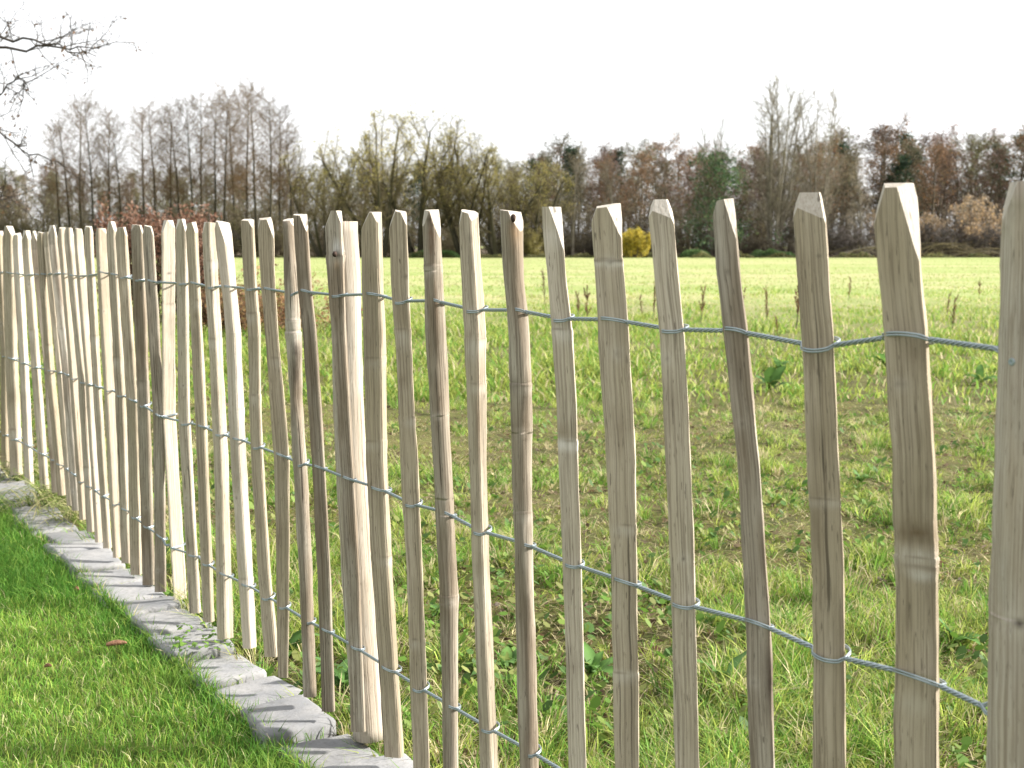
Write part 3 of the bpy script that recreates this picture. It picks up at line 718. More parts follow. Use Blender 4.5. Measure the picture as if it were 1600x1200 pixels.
# ------------------------------------------------------------------ trees
def perp(d, rg):
    a = Vector((rg.gauss(0, 1), rg.gauss(0, 1), rg.gauss(0, 1)))
    p = a - d * a.dot(d)
    return p.normalized() if p.length > 1e-5 else Vector((1, 0, 0))
class Plant:
    def __init__(self, seed): self.rg = random.Random(seed); self.br = []; self.tips = []; self.env = None
    def walk(self, p, d, length, n, wander, up):
        pts = [p.copy()]; st = length / n; d = d.copy()
        for _ in range(n):
            d = (d + perp(d, self.rg) * (wander * self.rg.random()) + Vector((0, 0, up))).normalized()
            p = p + d * st
            if self.env and len(pts) > 1 and not self.env(p): p = pts[-1] + d * st * .12; d = (d - Vector((0, 0, .1))).normalized()
            pts.append(p)
        return pts, d
    def grow(self, lev, p, d, length, r, spec):
        """spec[lev]: n children, angle range, length ratio range, segments, wander, up, start"""
        sp = spec[lev]
        if self.env and lev >= 2 and not self.env(p) and self.rg.random() < .75: return
        pts, _ = self.walk(p, d, length, sp['seg'], sp['wander'], sp['up'])
        rend = r * sp.get('taper', 0.3)
        n = len(pts) - 1
        self.br.append((lev, pts, [r + (rend - r) * (i / n) for i in range(n + 1)]))
        if lev + 1 >= len(spec): self.tips.append((pts[-1], pts[n // 2])); return
        for k in range(sp['n']):
            t = sp['start'] + (1 - sp['start']) * ((k + self.rg.random()) / sp['n'])
            t = min(t, 0.995); f = t * n; i = int(f); q = pts[i].lerp(pts[i + 1], f - i)
            ax = (pts[i + 1] - pts[i]).normalized()
            an = R(self.rg.uniform(*sp['ang'])) * (1 - sp.get('angdrop', 0) * t)
            nd = (ax * math.cos(an) + perp(ax, self.rg) * math.sin(an)).normalized()
            ln = length * self.rg.uniform(*sp['len']) * sp.get('prof', lambda t: 1 - 0.5 * t)(t)
            self.grow(lev + 1, q, nd, ln, max(sp['minr'], (r + (rend - r) * t) * sp.get('rr', 0.45)), spec)
def branches_mesh(brs):
    grp = {}
    for lev, pts, rad in brs: grp.setdefault((len(pts), 7 if lev == 0 else (4 if lev == 1 else 3)), []).append((pts, rad))
    VV, FF, o = [], [], 0
    for (n, ns), L in grp.items():
        P = np.array([[v[:] for v in p] for p, _ in L]); r = np.array([q for _, q in L])
        T = np.gradient(P, axis=1); T /= np.linalg.norm(T, axis=2)[..., None] + 1e-9
        ref = np.where(np.abs(T[..., 2:3]) > 0.9, np.array([1.0, 0, 0]), np.array([0, 0, 1.0]))
        U = np.cross(T, ref); U /= np.linalg.norm(U, axis=2)[..., None] + 1e-9; W = np.cross(T, U)
        a = np.arange(ns) * 2 * math.pi / ns
        V = P[:, :, None] + r[:, :, None, None] * (np.cos(a)[:, None] * U[:, :, None] + np.sin(a)[:, None] * W[:, :, None])
        i = np.arange(V.shape[0] * n * ns).reshape(-1, n, ns); j = np.roll(i, -1, 2)
        FF.append(np.stack([i[:, :-1], j[:, :-1], j[:, 1:], i[:, 1:]], -1).reshape(-1, 4) + o)
        VV.append(V.reshape(-1, 3)); o += V.shape[0] * n * ns
    return np.concatenate(VV), np.concatenate(FF)
def leaf_cards(P, size, cols, nr, flat=0.0, aspect=0.55):
    """diamond leaves at points P"""
    N = len(P); P = np.asarray(P, float)
    D = nr.normal(size=(N, 3)); D[:, 2] *= (1 - flat); D /= np.linalg.norm(D, axis=1)[:, None] + 1e-9
    E_ = np.cross(D, nr.normal(size=(N, 3))); E_ /= np.linalg.norm(E_, axis=1)[:, None] + 1e-9
    s = (size * nr.uniform(0.6, 1.3, N))[:, None]
    V = np.stack([P - D * s * .5, P + E_ * s * .5 * aspect, P + D * s * .5, P - E_ * s * .5 * aspect], 1).reshape(-1, 3)
    F = np.arange(N * 4).reshape(-1, 4)
    cols = np.asarray(cols, float); c = cols[nr.integers(0, len(cols), N)] * nr.uniform(0.7, 1.3, (N, 1))
    return V, F, np.repeat(c, 4, 0)
def finish(name, pl, bark, split_lev, leafP=None, lsize=0.1, lcols=None, seed=0, leafmat='leaf', tbark=None):
    """returns (trunk mesh, crown mesh)"""
    tv, tf = branches_mesh([b for b in pl.br if b[0] <= split_lev])
    tm = np_mesh(name + '_trunk', tv, [tf], [M[tbark or bark]], smooth=True)
    cb = [b for b in pl.br if b[0] > split_lev]
    V, F = branches_mesh(cb) if cb else (np.zeros((0, 3)), np.zeros((0, 4), int))
    fm = np.zeros(len(F)); c = np.ones((len(V), 3)) * 0.1
    if leafP is not None and len(leafP):
        nr = np.random.default_rng(seed)
        lv, lf, lc = leaf_cards(leafP, lsize, lcols, nr)
        F = np.concatenate([F, lf + len(V)]); V = np.concatenate([V, lv]); c = np.concatenate([c, lc])
        fm = np.concatenate([fm, np.ones(len(lf))])
    cm = np_mesh(name + '_crown', V, [F], [M[bark], M[leafmat]], fmat=fm, vcol=c)
    return tm, cm
def tips_cloud(pl, per, spread, nr, frac=1.0):
    out = []
    for a, b in pl.tips:
        if nr.random() > frac: continue
        for _ in range(per):
            t = nr.random(); q = a.lerp(b, t)
            out.append((q.x + nr.normal() * spread, q.y + nr.normal() * spread, q.z + nr.normal() * spread))
    return out

def alder(seed, H):
    pl = Plant(seed)
    spec = [dict(n=64, ang=(48, 82), angdrop=.30, len=(.09, .17), seg=12, wander=.05, up=.02, start=.34, minr=.020, rr=.2, taper=.10, prof=lambda t: 0.6 + 0.95 * math.sin(min(1, t * .93) * math.pi) ** .8),
            dict(n=10, ang=(30, 65), len=(.25, .5), seg=4, wander=.25, up=.03, start=.2, minr=.011, rr=.5),
            dict(n=6, ang=(30, 70), len=(.35, .7), seg=3, wander=.35, up=.02, start=.2, minr=.008, rr=.6),
            dict(n=0, ang=(0, 0), len=(0, 0), seg=2, wander=.35, up=.02, start=0, minr=.008)]
    pl.grow(0, Vector((0, 0, -.2)), Vector((pl.rg.uniform(-.05, .05), pl.rg.uniform(-.05, .05), 1)).normalized(), H, .21, spec)
    nr = np.random.default_rng(seed)
    lp_ = tips_cloud(pl, 1, .05, nr, .35)
    return finish('alder', pl, 'tw_alder', 0, lp_, .10, [(.12, .09, .05), (.10, .09, .04), (.16, .12, .08)], seed, tbark='trunk')
def willow(seed, H, spread=1.0, leafy=.5, bark='tw_olive', cols=((.36, .31, .08), (.30, .27, .09), (.42, .36, .12), (.23, .22, .07))):
    pl = Plant(seed)
    pl.env = lambda p: ((p.x / (H * .43 * spread)) ** 2 + (p.y / (H * .43 * spread)) ** 2 + ((p.z - H * .52) / (H * .47)) ** 2) < 1 - .12 * pl.rg.random()
    spec = [dict(n=12, ang=(25, 60), len=(.32, .55), seg=9, wander=.14, up=.02, start=.22, minr=.04, rr=.5, taper=.15, prof=lambda t: 1.1 - .4 * t),
            dict(n=10, ang=(28, 62), len=(.30, .55), seg=6, wander=.25, up=.05, start=.2, minr=.016, rr=.45),
            dict(n=7, ang=(25, 60), len=(.35, .65), seg=4, wander=.32, up=.03, start=.15, minr=.009, rr=.5),
            dict(n=0, ang=(0, 0), len=(0, 0), seg=3, wander=.35, up=.02, start=0, minr=.009)]
    ns = 5
    for k in range(ns):
        az = 2 * math.pi * (k + pl.rg.random() * .7) / ns; le = R(pl.rg.uniform(8, 42)) * spread
        d = Vector((math.cos(az) * math.sin(le), math.sin(az) * math.sin(le), math.cos(le)))
        pl.grow(0, Vector((math.cos(az) * .3, math.sin(az) * .3, -.2)), d, H * pl.rg.uniform(.8, 1.0), pl.rg.uniform(.20, .30), spec)
    nr = np.random.default_rng(seed)
    # the leaves that are left sit high in the crown
    pl.tips = [tp for tp in pl.tips if tp[0].z > H * (.30 + .35 * pl.rg.random())]
    P = tips_cloud(pl, 2, .15, nr, leafy)
    return finish('willow', pl, bark, 0, P, .15, cols, seed, tbark='trunk')
def upright(seed, H, n=7, tilt=9):
    pl = Plant(seed)
    spec = [dict(n=26, ang=(22, 48), len=(.15, .30), seg=12, wander=.07, up=.02, start=.15, minr=.03, rr=.35, taper=.1, prof=lambda t: 1.15 - .75 * t),
            dict(n=10, ang=(20, 50), len=(.28, .55), seg=5, wander=.22, up=.05, start=.15, minr=.014, rr=.5),
            dict(n=4, ang=(20, 55), len=(.35, .7), seg=3, wander=.3, up=.04, start=.15, minr=.008, rr=.5),
            dict(n=0, ang=(0, 0), len=(0, 0), seg=2, wander=.25, up=.05, start=0, minr=.01)]
    for k in range(n):
        az = 2 * math.pi * (k + pl.rg.random()) / n; le = R(pl.rg.uniform(1, tilt))
        d = Vector((math.cos(az) * math.sin(le), math.sin(az) * math.sin(le), math.cos(le)))
        pl.grow(0, Vector((math.cos(az) * .35, math.sin(az) * .35, -.2)), d, H * pl.rg.uniform(.8, 1.0), .16, spec)
    nr = np.random.default_rng(seed)
    return finish('upright', pl, 'tw_grey', 0, tips_cloud(pl, 1, .06, nr, .22), .12, [(.22, .21, .12), (.28, .25, .14)], seed)
def broad(seed, H, bark, cols, leafy, per=2, lsize=.22, ntop=22):
    pl = Plant(seed)
    spec = [dict(n=ntop, ang=(35, 70), angdrop=.4, len=(.20, .36), seg=9, wander=.09, up=.03, start=.22, minr=.04, rr=.4, taper=.12, prof=lambda t: 1.2 - .75 * t),
            dict(n=10, ang=(28, 65), len=(.30, .6), seg=4, wander=.28, up=.03, start=.15, minr=.016, rr=.5),
            dict(n=6, ang=(25, 65), len=(.35, .7), seg=3, wander=.35, up=.02, start=.15, minr=.010, rr=.5),
            dict(n=0, ang=(0, 0), len=(0, 0), seg=2, wander=.3, up=.03, start=0, minr=.011)]
    pl.grow(0, Vector((0, 0, -.2)), Vector((pl.rg.uniform(-.06, .06), pl.rg.uniform(-.06, .06), 1)).normalized(), H, H * .014, spec)
    nr = np.random.default_rng(seed)
    return finish('broad', pl, bark, 0, tips_cloud(pl, per, .18, nr, leafy), lsize, cols, seed)
def conifer(seed, H):
    pl = Plant(seed)
    spec = [dict(n=46, ang=(62, 88), angdrop=.25, len=(.14, .2), seg=10, wander=.02, up=.02, start=.35, minr=.03, rr=.25, taper=.1, prof=lambda t: 1.35 - 1.1 * t),
            dict(n=8, ang=(30, 60), len=(.3, .5), seg=4, wander=.15, up=-.01, start=.15, minr=.015, rr=.5),
            dict(n=0, ang=(0, 0), len=(0, 0), seg=2, wander=.2, up=.05, start=0, minr=.01)]
    pl.grow(0, Vector((0, 0, -.2)), Vector((0, 0, 1)), H, H * .013, spec)
    nr = np.random.default_rng(seed)
    return finish('conifer', pl, 'tw_dark', 0, tips_cloud(pl, 7, .22, nr, 1), .26, [(.025, .05, .022), (.04, .065, .03), (.02, .04, .025)], seed)
def shrub(seed, H, W, bark, cols=None, leafy=0.5, lsize=.13, stems=16, per=2):
    pl = Plant(seed)
    spec = [dict(n=8, ang=(22, 60), len=(.28, .55), seg=6, wander=.2, up=.05, start=.12, minr=.014, rr=.5, taper=.25),
            dict(n=6, ang=(25, 60), len=(.35, .65), seg=3, wander=.3, up=.05, start=.1, minr=.010, rr=.6),
            dict(n=3, ang=(25, 60), len=(.4, .8), seg=2, wander=.3, up=.04, start=.1, minr=.010, rr=.6),
            dict(n=0, ang=(0, 0), len=(0, 0), seg=2, wander=.3, up=.03, start=0, minr=.009)]
    for k in range(stems):
        az = 2 * math.pi * pl.rg.random(); le = R(pl.rg.uniform(3, 55)) * min(1.2, W / H)
        d = Vector((math.cos(az) * math.sin(le), math.sin(az) * math.sin(le), math.cos(le)))
        r0 = pl.rg.random() * W * .25
        pl.grow(0, Vector((math.cos(az) * r0, math.sin(az) * r0, -.1)), d, H * pl.rg.uniform(.55, .95), .035, spec)
    nr = np.random.default_rng(seed)
    P = tips_cloud(pl, per, .10, nr, leafy) if cols else None
    return finish('shrub', pl, bark, 0, P, lsize, cols, seed)

def place(name, proto, loc, rz, scale, label, cat, group=None, sxy=None):
    t = empty(name, loc, rz)
    t.scale = ((sxy or scale), (sxy or scale), scale)
    link('trunk', proto[0], t); link('crown', proto[1], t)
    tag(t, label, cat, group)
    return t
def proto_h(pr):
    co = np.empty(len(pr[1].vertices) * 3, np.float32); pr[1].vertices.foreach_get('co', co)
    return float(np.quantile(co[2::3], .998))
def spot(px, Y, py_top, H0):
    """ground point on column px at distance Y and the scale that lifts the top to pixel row py_top"""
    g = at_depth(px, 383, Y); top = at_depth(px, py_top, Y)
    return Vector((g.x, Y, 0.0)), (top.z) / H0
ORD = ['leftmost', 'second', 'third', 'fourth', 'fifth', 'sixth', 'seventh', 'eighth', 'ninth', 'tenth', 'eleventh', 'twelfth', 'thirteenth', 'fourteenth', 'fifteenth', 'sixteenth', 'seventeenth', 'eighteenth', 'nineteenth', 'twentieth', 'twenty-first', 'twenty-second']
rt = random.Random(21)

AL = [alder(300 + i, 17) for i in range(4)]
alders = [(96, 200), (112, 180), (130, 160), (149, 148), (170, 172), (193, 190), (228, 178), (247, 160), (266, 168), (283, 172), (301, 157), (318, 150), (335, 158), (349, 138), (366, 148), (384, 136), (403, 132), (421, 146), (439, 168), (458, 195)]
for i, (px, ty) in enumerate(alders):
    loc, sc_ = spot(px, rt.uniform(127, 142), ty - 12, proto_h(AL[i % 4]))
    place('alder_tree', AL[i % 4], loc, rt.uniform(0, 6.28), sc_,
          'tall slender bare tree, %s%s in the left-hand row' % (ORD[i], '' if i == 0 else ' from left'), 'tree', 'tall bare trees in the left row', sc_ * rt.uniform(.8, 1.0))
WI = [willow(340, 13, 1.0, .85), willow(341, 13, 1.15, .85), willow(342, 13, .9, .8)]
willows = [(505, 222, 124.5, 0, 'thin bare willow at the right end of the tall slender row'),
           (592, 172, 124, 1, 'wide yellowish willow with rounded crown left of the two willow tops'),
           (655, 170, 125, 0, 'tallest yellow-green willow with forking trunks above the meadow centre'),
           (722, 205, 123.6, 2, 'yellow-olive willow sloping down to the right of the tallest willow'),
           (775, 235, 123, 1, 'low spreading willow with dark forked trunk and ochre twigs'),
           (835, 252, 124, 2, 'short tawny willow at the right end of the willow group')]
for px, ty, Y, k, lab in willows:
    loc, sc_ = spot(px, Y, ty, proto_h(WI[k]))
    place('willow_tree', WI[k], loc, rt.uniform(0, 6.28), sc_, lab, 'tree', 'willows along the far meadow edge', sc_ * (.92 if ty < 230 else 1.15))
UP = [upright(360, 17, 8, 12), upright(361, 17, 5, 9)]
for px, ty, k, lab in ((1208, 120, 0, 'tallest bare tree with upright grey stems beyond the right meadow'), (1276, 142, 1, 'slim upright bare tree just right of the tallest grey one')):
    loc, sc_ = spot(px, 130, ty, proto_h(UP[k]))
    place('poplar_tree', UP[k], loc, rt.uniform(0, 6.28), sc_, lab, 'tree', None, sc_ * (1.12 if k == 0 else .95))
GB = [broad(370, 11, 'tw_grey', [(.2, .16, .10), (.24, .18, .09)], .3, 1, .13, 26)]
for px, ty, lab in ((895, 240, 'grey bare tree with round twiggy crown right of the willows'), (958, 262, 'smaller grey bare tree behind the yellow bush'), (1345, 262, 'grey twiggy tree right of the slim upright tree')):
    loc, sc_ = spot(px, 127, ty, 10.6)
    place('bare_tree', GB[0], loc, rt.uniform(0, 6.28), sc_, lab, 'tree', 'grey bare trees at the meadow edge', sc_ * 1.1)

# ivy-clad tree
pl = Plant(381)
spec = [dict(n=26, ang=(18, 40), len=(.14, .26), seg=12, wander=.05, up=.03, start=.3, minr=.03, rr=.35, taper=.12, prof=lambda t: 1.15 - .7 * t),
        dict(n=8, ang=(18, 42), len=(.3, .55), seg=4, wander=.16, up=.07, start=.15, minr=.016, rr=.5),
        dict(n=0, ang=(0, 0), len=(0, 0), seg=3, wander=.25, up=.05, start=0, minr=.012)]
for k in range(4): pl.grow(0, Vector((pl.rg.uniform(-.5, .5), pl.rg.uniform(-.5, .5), -.2)), Vector((pl.rg.uniform(-.12, .12), pl.rg.uniform(-.1, .1), 1)).normalized(), 13 * pl.rg.uniform(.8, 1), .14, spec)
nr = np.random.default_rng(9)
cen = np.stack([nr.normal(0, 1.5, 90), nr.normal(0, 1.4, 90), nr.uniform(.3, 9.3, 90)], 1)
cen[:, :2] *= (1.25 - cen[:, 2:3] / 12)
P = np.repeat(cen, 60, 0) + nr.normal(0, .42, (5400, 3)); P = P[P[:, 2] > 0.05]
IVY = finish('ivy', pl, 'tw_grey', 0, P, .22, [(.055, .10, .045), (.075, .125, .05), (.04, .08, .04), (.10, .14, .06)], 3)
loc, sc_ = spot(1122, 128, 185, 12.7)
place('ivy_clad_tree', IVY, loc, .6, sc_, 'dark green ivy-clad tree with bare top left of the tallest tree', 'tree', None, sc_ * 1.2)

# back wood: russet, brown and olive trees standing close together
RUS = [broad(390 + i, 12, 'tw_brown', c, .62, 3, .17) for i, c in enumerate([[(.15, .085, .06), (.13, .08, .062), (.17, .10, .07)], [(.14, .095, .075), (.12, .085, .07)], [(.19, .11, .06), (.23, .13, .06), (.15, .10, .065)]])]
BRN = [broad(395 + i, 12, 'tw_brown', c, .55, 2, .16) for i, c in enumerate([[(.125, .11, .06), (.14, .12, .065)], [(.14, .14, .058), (.12, .115, .05)], [(.11, .12, .05), (.15, .15, .06)]])]
CON = [conifer(399, 13)]
def skyline(px):
    return float(np.interp(px, [-500, 0, 60, 200, 500, 640, 800, 860, 930, 1000, 1060, 1110, 1300, 1350, 1410, 1470, 1540, 1600, 2100], [272, 270, 266, 274, 264, 264, 252, 232, 238, 235, 240, 250, 225, 214, 212, 224, 214, 206, 215]))
zone = lambda px: 'behind the tall left row' if px < 480 else ('behind the willows' if px < 840 else ('between willows and ivy-clad tree' if px < 1090 else ('behind the tallest grey tree' if px < 1300 else 'on the far right')))
for row, Y0 in enumerate((146, 156, 168, 182, 198)):
    n = (50, 52, 54, 56, 58)[row]
    for i in range(n):
        px = -330 + (2260) * (i + rt.uniform(.1, .9)) / n
        Y = Y0 + rt.uniform(-5, 5)
        ty = skyline(px) + (22, 14, 6, 0, 8)[row] + rt.uniform(-7, 14)
        if px < 840 and rt.random() < .72: k = rt.choice(BRN); nm, cl_ = 'brown_tree', 'olive-brown'
        else:
            if rt.random() < .55: k = rt.choice(RUS); nm, cl_ = 'russet_tree', 'russet-leaved'
            else: k = rt.choice(BRN); nm, cl_ = 'brown_tree', 'olive-brown'
        H0 = 11.6
        if (px > 1290 or 640 < px < 760 or 820 < px < 1000) and rt.random() < .2: k = CON[0]; nm, cl_ = 'conifer_tree', 'dark conifer'; H0 = 12.7
        loc, sc_ = spot(px, Y, ty, H0)
        z_ = zone(px)
        place(nm, k, loc, rt.uniform(0, 6.28), sc_, '%s tree in the dense wood %s' % (cl_.replace('dark conifer', 'dark evergreen conifer'), z_), 'tree', '%s trees %s' % (cl_, z_), sc_ * rt.uniform(1.1, 1.5))

# shrub belt at the meadow edge
SH = [shrub(410, 4, 4, 'tw_brown', [(.11, .095, .05), (.13, .11, .06)], .5), shrub(411, 4, 4.5, 'tw_olive', [(.13, .125, .05), (.10, .10, .045)], .55),
      shrub(412, 4, 4, 'tw_grey', [(.16, .13, .09)], .25), shrub(413, 4, 3.6, 'tw_dark', [(.07, .065, .04), (.09, .075, .05)], .5)]
for row, (Y0, n, lo, hi) in enumerate(((127, 46, 348, 372), (132, 42, 325, 352), (138, 40, 300, 330))):
    for i in range(n):
        px = -300 + 2200 * (i + rt.uniform(.1, .9)) / n
        if 950 < px < 1030 and row == 0: continue
        if px > 1290 and px < 1570 and row == 0: continue
        Y = Y0 + rt.uniform(-1.5, 2)
        loc, sc_ = spot(px, Y, rt.uniform(lo, hi), 3.9)
        k = rt.choice((0, 0, 1, 1, 3) if px < 860 else (0, 2, 3, 3))
        kn = ('brown twiggy', 'olive twiggy', 'pale grey twiggy', 'dark twiggy')[k]
        place('shrub', SH[k], loc, rt.uniform(0, 6.28), sc_, '%s shrub in the undergrowth %s' % (kn, zone(px)), 'shrub', '%s shrubs %s' % (kn, zone(px)), max(sc_, .85) * rt.uniform(.9, 1.2))
YB = shrub(420, 3, 3.2, 'tw_olive', [(.42, .33, .045), (.50, .38, .055), (.38, .32, .06), (.28, .26, .06)], 1.0, .16, 15, 5)
loc, sc_ = spot(993, 122.5, 354, 2.9)
place('yellow_bush', YB, loc, 0, sc_, 'bright yellow autumn bush at the meadow edge right of centre', 'bush', None, sc_ * .95)
loc, sc_ = spot(824, 124.2, 352, 2.9)
YB2 = shrub(421, 3, 3, 'tw_olive', [(.20, .17, .06), (.18, .16, .06)], .7, .15, 18, 3)
place('ochre_bush', YB2, loc, 1, sc_, 'dull ochre bush below the low willow', 'bush', None, sc_)
TB = shrub(422, 4, 4, 'tw_grey', [(.33, .235, .14), (.31, .245, .17), (.27, .215, .16), (.36, .25, .13)], .8, .17, 14, 3)
for px, ty, lab in ((1395, 318, 'tan-orange bush behind the brush pile, left of three'), (1452, 330, 'small tan bush behind the brush pile, middle of three'), (1522, 300, 'largest tan-orange bush, at far right behind the brush pile')):
    loc, sc_ = spot(px, 127.5, ty, 3.9)
    place('tan_bush', TB, loc, rt.uniform(0, 6), sc_, lab, 'bush', 'tan bushes behind the brush pile', sc_ * .85)
DB = shrub(423, 4, 4.5, 'tw_dark', [(.06, .055, .05), (.09, .075, .07)], .8, .15, 15, 3)
for px, ty, lab in ((1475, 345, 'dark bare thicket behind the right half of the brush pile'), (1545, 350, 'dark bare thicket at the right end of the brush pile'), (1340, 350, 'dark bare thicket at the left end of the brush pile')):
    loc, sc_ = spot(px, 124.5, ty, 3.9)
    place('dark_thicket', DB, loc, rt.uniform(0, 6), sc_, lab, 'bush', 'dark thickets round the brush pile', sc_ * 1.35)
# low green nettle banks at the field edge
nr = np.random.default_rng(31)
NB = []
for px0, px1, lab in ((1062, 1110, 'low dark green nettle bank below the ivy-clad tree'), (1168, 1242, 'low dark green nettle bank below the tallest tree'), (640, 720, 'low green nettle bank under the willows')):
    a = at_depth(px0, 383, 121.5); b = at_depth(px1, 383, 121.5); L = b.x - a.x; N = int(L * 700)
    x = nr.uniform(-L / 2, L / 2, N); hmax = .75 * (1 - (2 * x / L) ** 4) * (.7 + .5 * vnoise(x * 1.5 + px0, x * 0, 3))
    P = np.stack([x, nr.uniform(-.9, .9, N), hmax * nr.random(N) ** .6], 1)
    v, f, c = leaf_cards(P, .16, [(.05, .10, .03), (.07, .13, .04), (.09, .14, .05)], nr)
    tag(link('nettle_bank', np_mesh('nettle_bank', v, [f], [M['leaf']], vcol=c), None, (a.x + L / 2, 121.5, 0)), lab, 'nettles')

# ragged weeds and long grass along the far edge
for i in range(26):
    px = -40 + 1680 * (i + nr.uniform(.1, .9)) / 26; a = at_depth(px, 383, 120.6 + nr.uniform(-1.4, .6)); L = nr.uniform(1.2, 4.2); N = int(L * 260)
    x = nr.uniform(-L / 2, L / 2, N); hmax = nr.uniform(.25, .65) * (1 - (2 * x / L) ** 2) * (.5 + .9 * vnoise(x * 2.5 + px, x * 0, 3))
    P = np.stack([x, nr.uniform(-.5, .5, N), hmax * nr.random(N) ** .6], 1)
    v, f, c = leaf_cards(P, .15, [(.10, .12, .04), (.16, .15, .06), (.22, .18, .09), (.08, .10, .04)], nr)
    tag(link('edge_weeds', np_mesh('edge_weeds', v, [f], [M['leaf']], vcol=c), None, (a.x, a.y, 0)), 'low ragged weed patch along the far edge of the meadow', 'weeds', 'ragged weeds along the far meadow edge')

# brush pile: long felled limbs lying in arches
bp = empty('brush_pile', (at_depth(1430, 383, 121.5).x, 121.5, 0))
tag(bp, 'heap of long felled grey-green limbs at the right edge of the meadow', 'brush pile')
rb = random.Random(8)
for i in range(22):
    L = rb.uniform(3.5, 9.5); x0 = rb.uniform(-8, 4.5); hgt = rb.uniform(.25, 1.5); y0 = rb.uniform(-1, 1.3)
    pts = []
    for t in np.linspace(0, 1, 12):
        pts.append(Vector((x0 + L * t, y0 + .5 * math.sin(t * 3 + i), .12 + hgt * math.sin(math.pi * min(1, t * .9 + .08)) ** 1.1 + .08 * math.sin(9 * t + i))))
    pl = Plant(600 + i); pl.br.append((1, pts, [0.055 - 0.04 * t for t in np.linspace(0, 1, 12)]))
    for k in range(14):
        q = pts[rb.randrange(2, 12)]
        d = Vector((rb.uniform(-.2, 1), rb.uniform(-.6, .6), rb.uniform(-.3, .7))).normalized()
        w_, _ = pl.walk(q, d, rb.uniform(.5, 1.8), 4, .3, .0); w_ = [Vector((p.x, p.y, max(p.z, .05))) for p in w_]
        pl.br.append((2, w_, [.014, .012, .010, .008, .006]))
    v, f = branches_mesh(pl.br)
    link('limb', np_mesh('limb', v, [f], [M['tw_olive' if i % 3 else 'tw_grey']]), bp)

# copper beech hedge behind the left end of the fence
hx0, hx1 = at_depth(158, 400, 19).x, at_depth(322, 400, 19).x
hd = empty('beech_hedge', ((hx0 + hx1) / 2, 19.5, 0))
nr = np.random.default_rng(77)
L = hx1 - hx0
pl = Plant(700)
specH = [dict(n=7, ang=(20, 50), len=(.3, .55), seg=5, wander=.15, up=.05, start=.1, minr=.004, rr=.6, taper=.3),
         dict(n=5, ang=(25, 55), len=(.35, .7), seg=3, wander=.25, up=.05, start=.1, minr=.003, rr=.6),
         dict(n=0, ang=(0, 0), len=(0, 0), seg=2, wander=.3, up=.03, start=0, minr=.0025)]
for k in range(64):
    pl.grow(0, Vector((nr.uniform(-L / 2, L / 2), nr.uniform(-.5, .5), -.03)), Vector((nr.uniform(-.2, .2), nr.uniform(-.2, .2), 1)).normalized(), nr.uniform(1.25, 1.62), .012, specH)
P = []
for lev, pts, rad in pl.br:
    if lev >= 1:
        for q in pts[1:]:
            for _ in range(2): P.append((q.x + nr.normal() * .03, q.y + nr.normal() * .03, q.z + nr.normal() * .03))
P = np.array(P); P = P[np.abs(P[:, 0]) < L / 2 + .15]
hm = finish('hedge', pl, 'tw_dark', 0, P, .062, [(.25, .125, .08), (.20, .10, .065), (.31, .18, .125), (.15, .075, .05), (.38, .24, .17)], 5)
link('stems', hm[0], hd); link('foliage', hm[1], hd)
tag(hd, 'copper-brown beech hedge seen over the pales at left', 'hedge')
# low rusty bracken beside the hedge
for px, Y, hh, ww, lab in ((352, 17.5, .75, .9, 'low rusty bracken clump just right of the beech hedge'), (425, 17, .95, 1.3, 'rusty bracken clump leaning behind the pales right of the hedge')):
    g = at_depth(px, 383, Y); c_ = empty('bracken_clump', (g.x, Y, float(h_field(g.x, Y))))
    pl = Plant(int(px)); sp2 = [dict(n=8, ang=(30, 60), len=(.25, .45), seg=5, wander=.2, up=-.04, start=.2, minr=.003, rr=.6, taper=.3), dict(n=0, ang=(0, 0), len=(0, 0), seg=3, wander=.3, up=-.05, start=0, minr=.002)]
    for k in range(60):
        az = nr.uniform(0, 6.28); r_ = nr.uniform(0, ww * .45); le = nr.uniform(.1, .8)
        pl.grow(0, Vector((math.cos(az) * r_, math.sin(az) * r_, -.02)), Vector((math.cos(az) * math.sin(le), math.sin(az) * math.sin(le), math.cos(le))), hh * nr.uniform(.5, 1.05), .005, sp2)
    P = np.array([(q.x, q.y, q.z) for lev, pts, rad in pl.br if lev == 1 for q in pts for _ in range(2)]) + nr.normal(0, .02, (sum(len(b[1]) for b in pl.br if b[0] == 1) * 2, 3))
    m_ = finish('bracken', pl, 'tw_brown', 0, P, .055, [(.25, .13, .07), (.20, .11, .06), (.32, .20, .10), (.18, .14, .05)], 6)
    link('stems', m_[0], c_); link('fronds', m_[1], c_)
    tag(c_, lab, 'bracken')

# near tree at the upper left: trunk stands outside the frame, its twigs hang in
nt = empty('garden_tree', (-8.2, 14.0, 0))
tag(nt, 'bare twigs of a garden tree hanging in from the upper left corner', 'tree')
pl = Plant(801)
o_ = Vector(nt.location)
tp = [Vector((0, 0, -.2)), Vector((.1, .05, 1.2)), Vector((.05, 0, 2.2)), Vector((.2, -.1, 3.4)), Vector((.3, 0, 5.0)), Vector((.2, .1, 7))]
pl.br.append((0, tp, [.2, .17, .15, .13, .09, .03]))
specN = [dict(n=10, ang=(25, 65), len=(.16, .34), seg=9, wander=.3, up=-.01, start=.3, minr=.005, rr=.5, taper=.22),
         dict(n=6, ang=(30, 70), len=(.25, .6), seg=5, wander=.4, up=.02, start=.15, minr=.0032, rr=.6),
         dict(n=4, ang=(30, 70), len=(.3, .6), seg=3, wander=.4, up=.03, start=.15, minr=.0025, rr=.7),
         dict(n=0, ang=(0, 0), len=(0, 0), seg=2, wander=.3, up=.02, start=0, minr=.0022)]
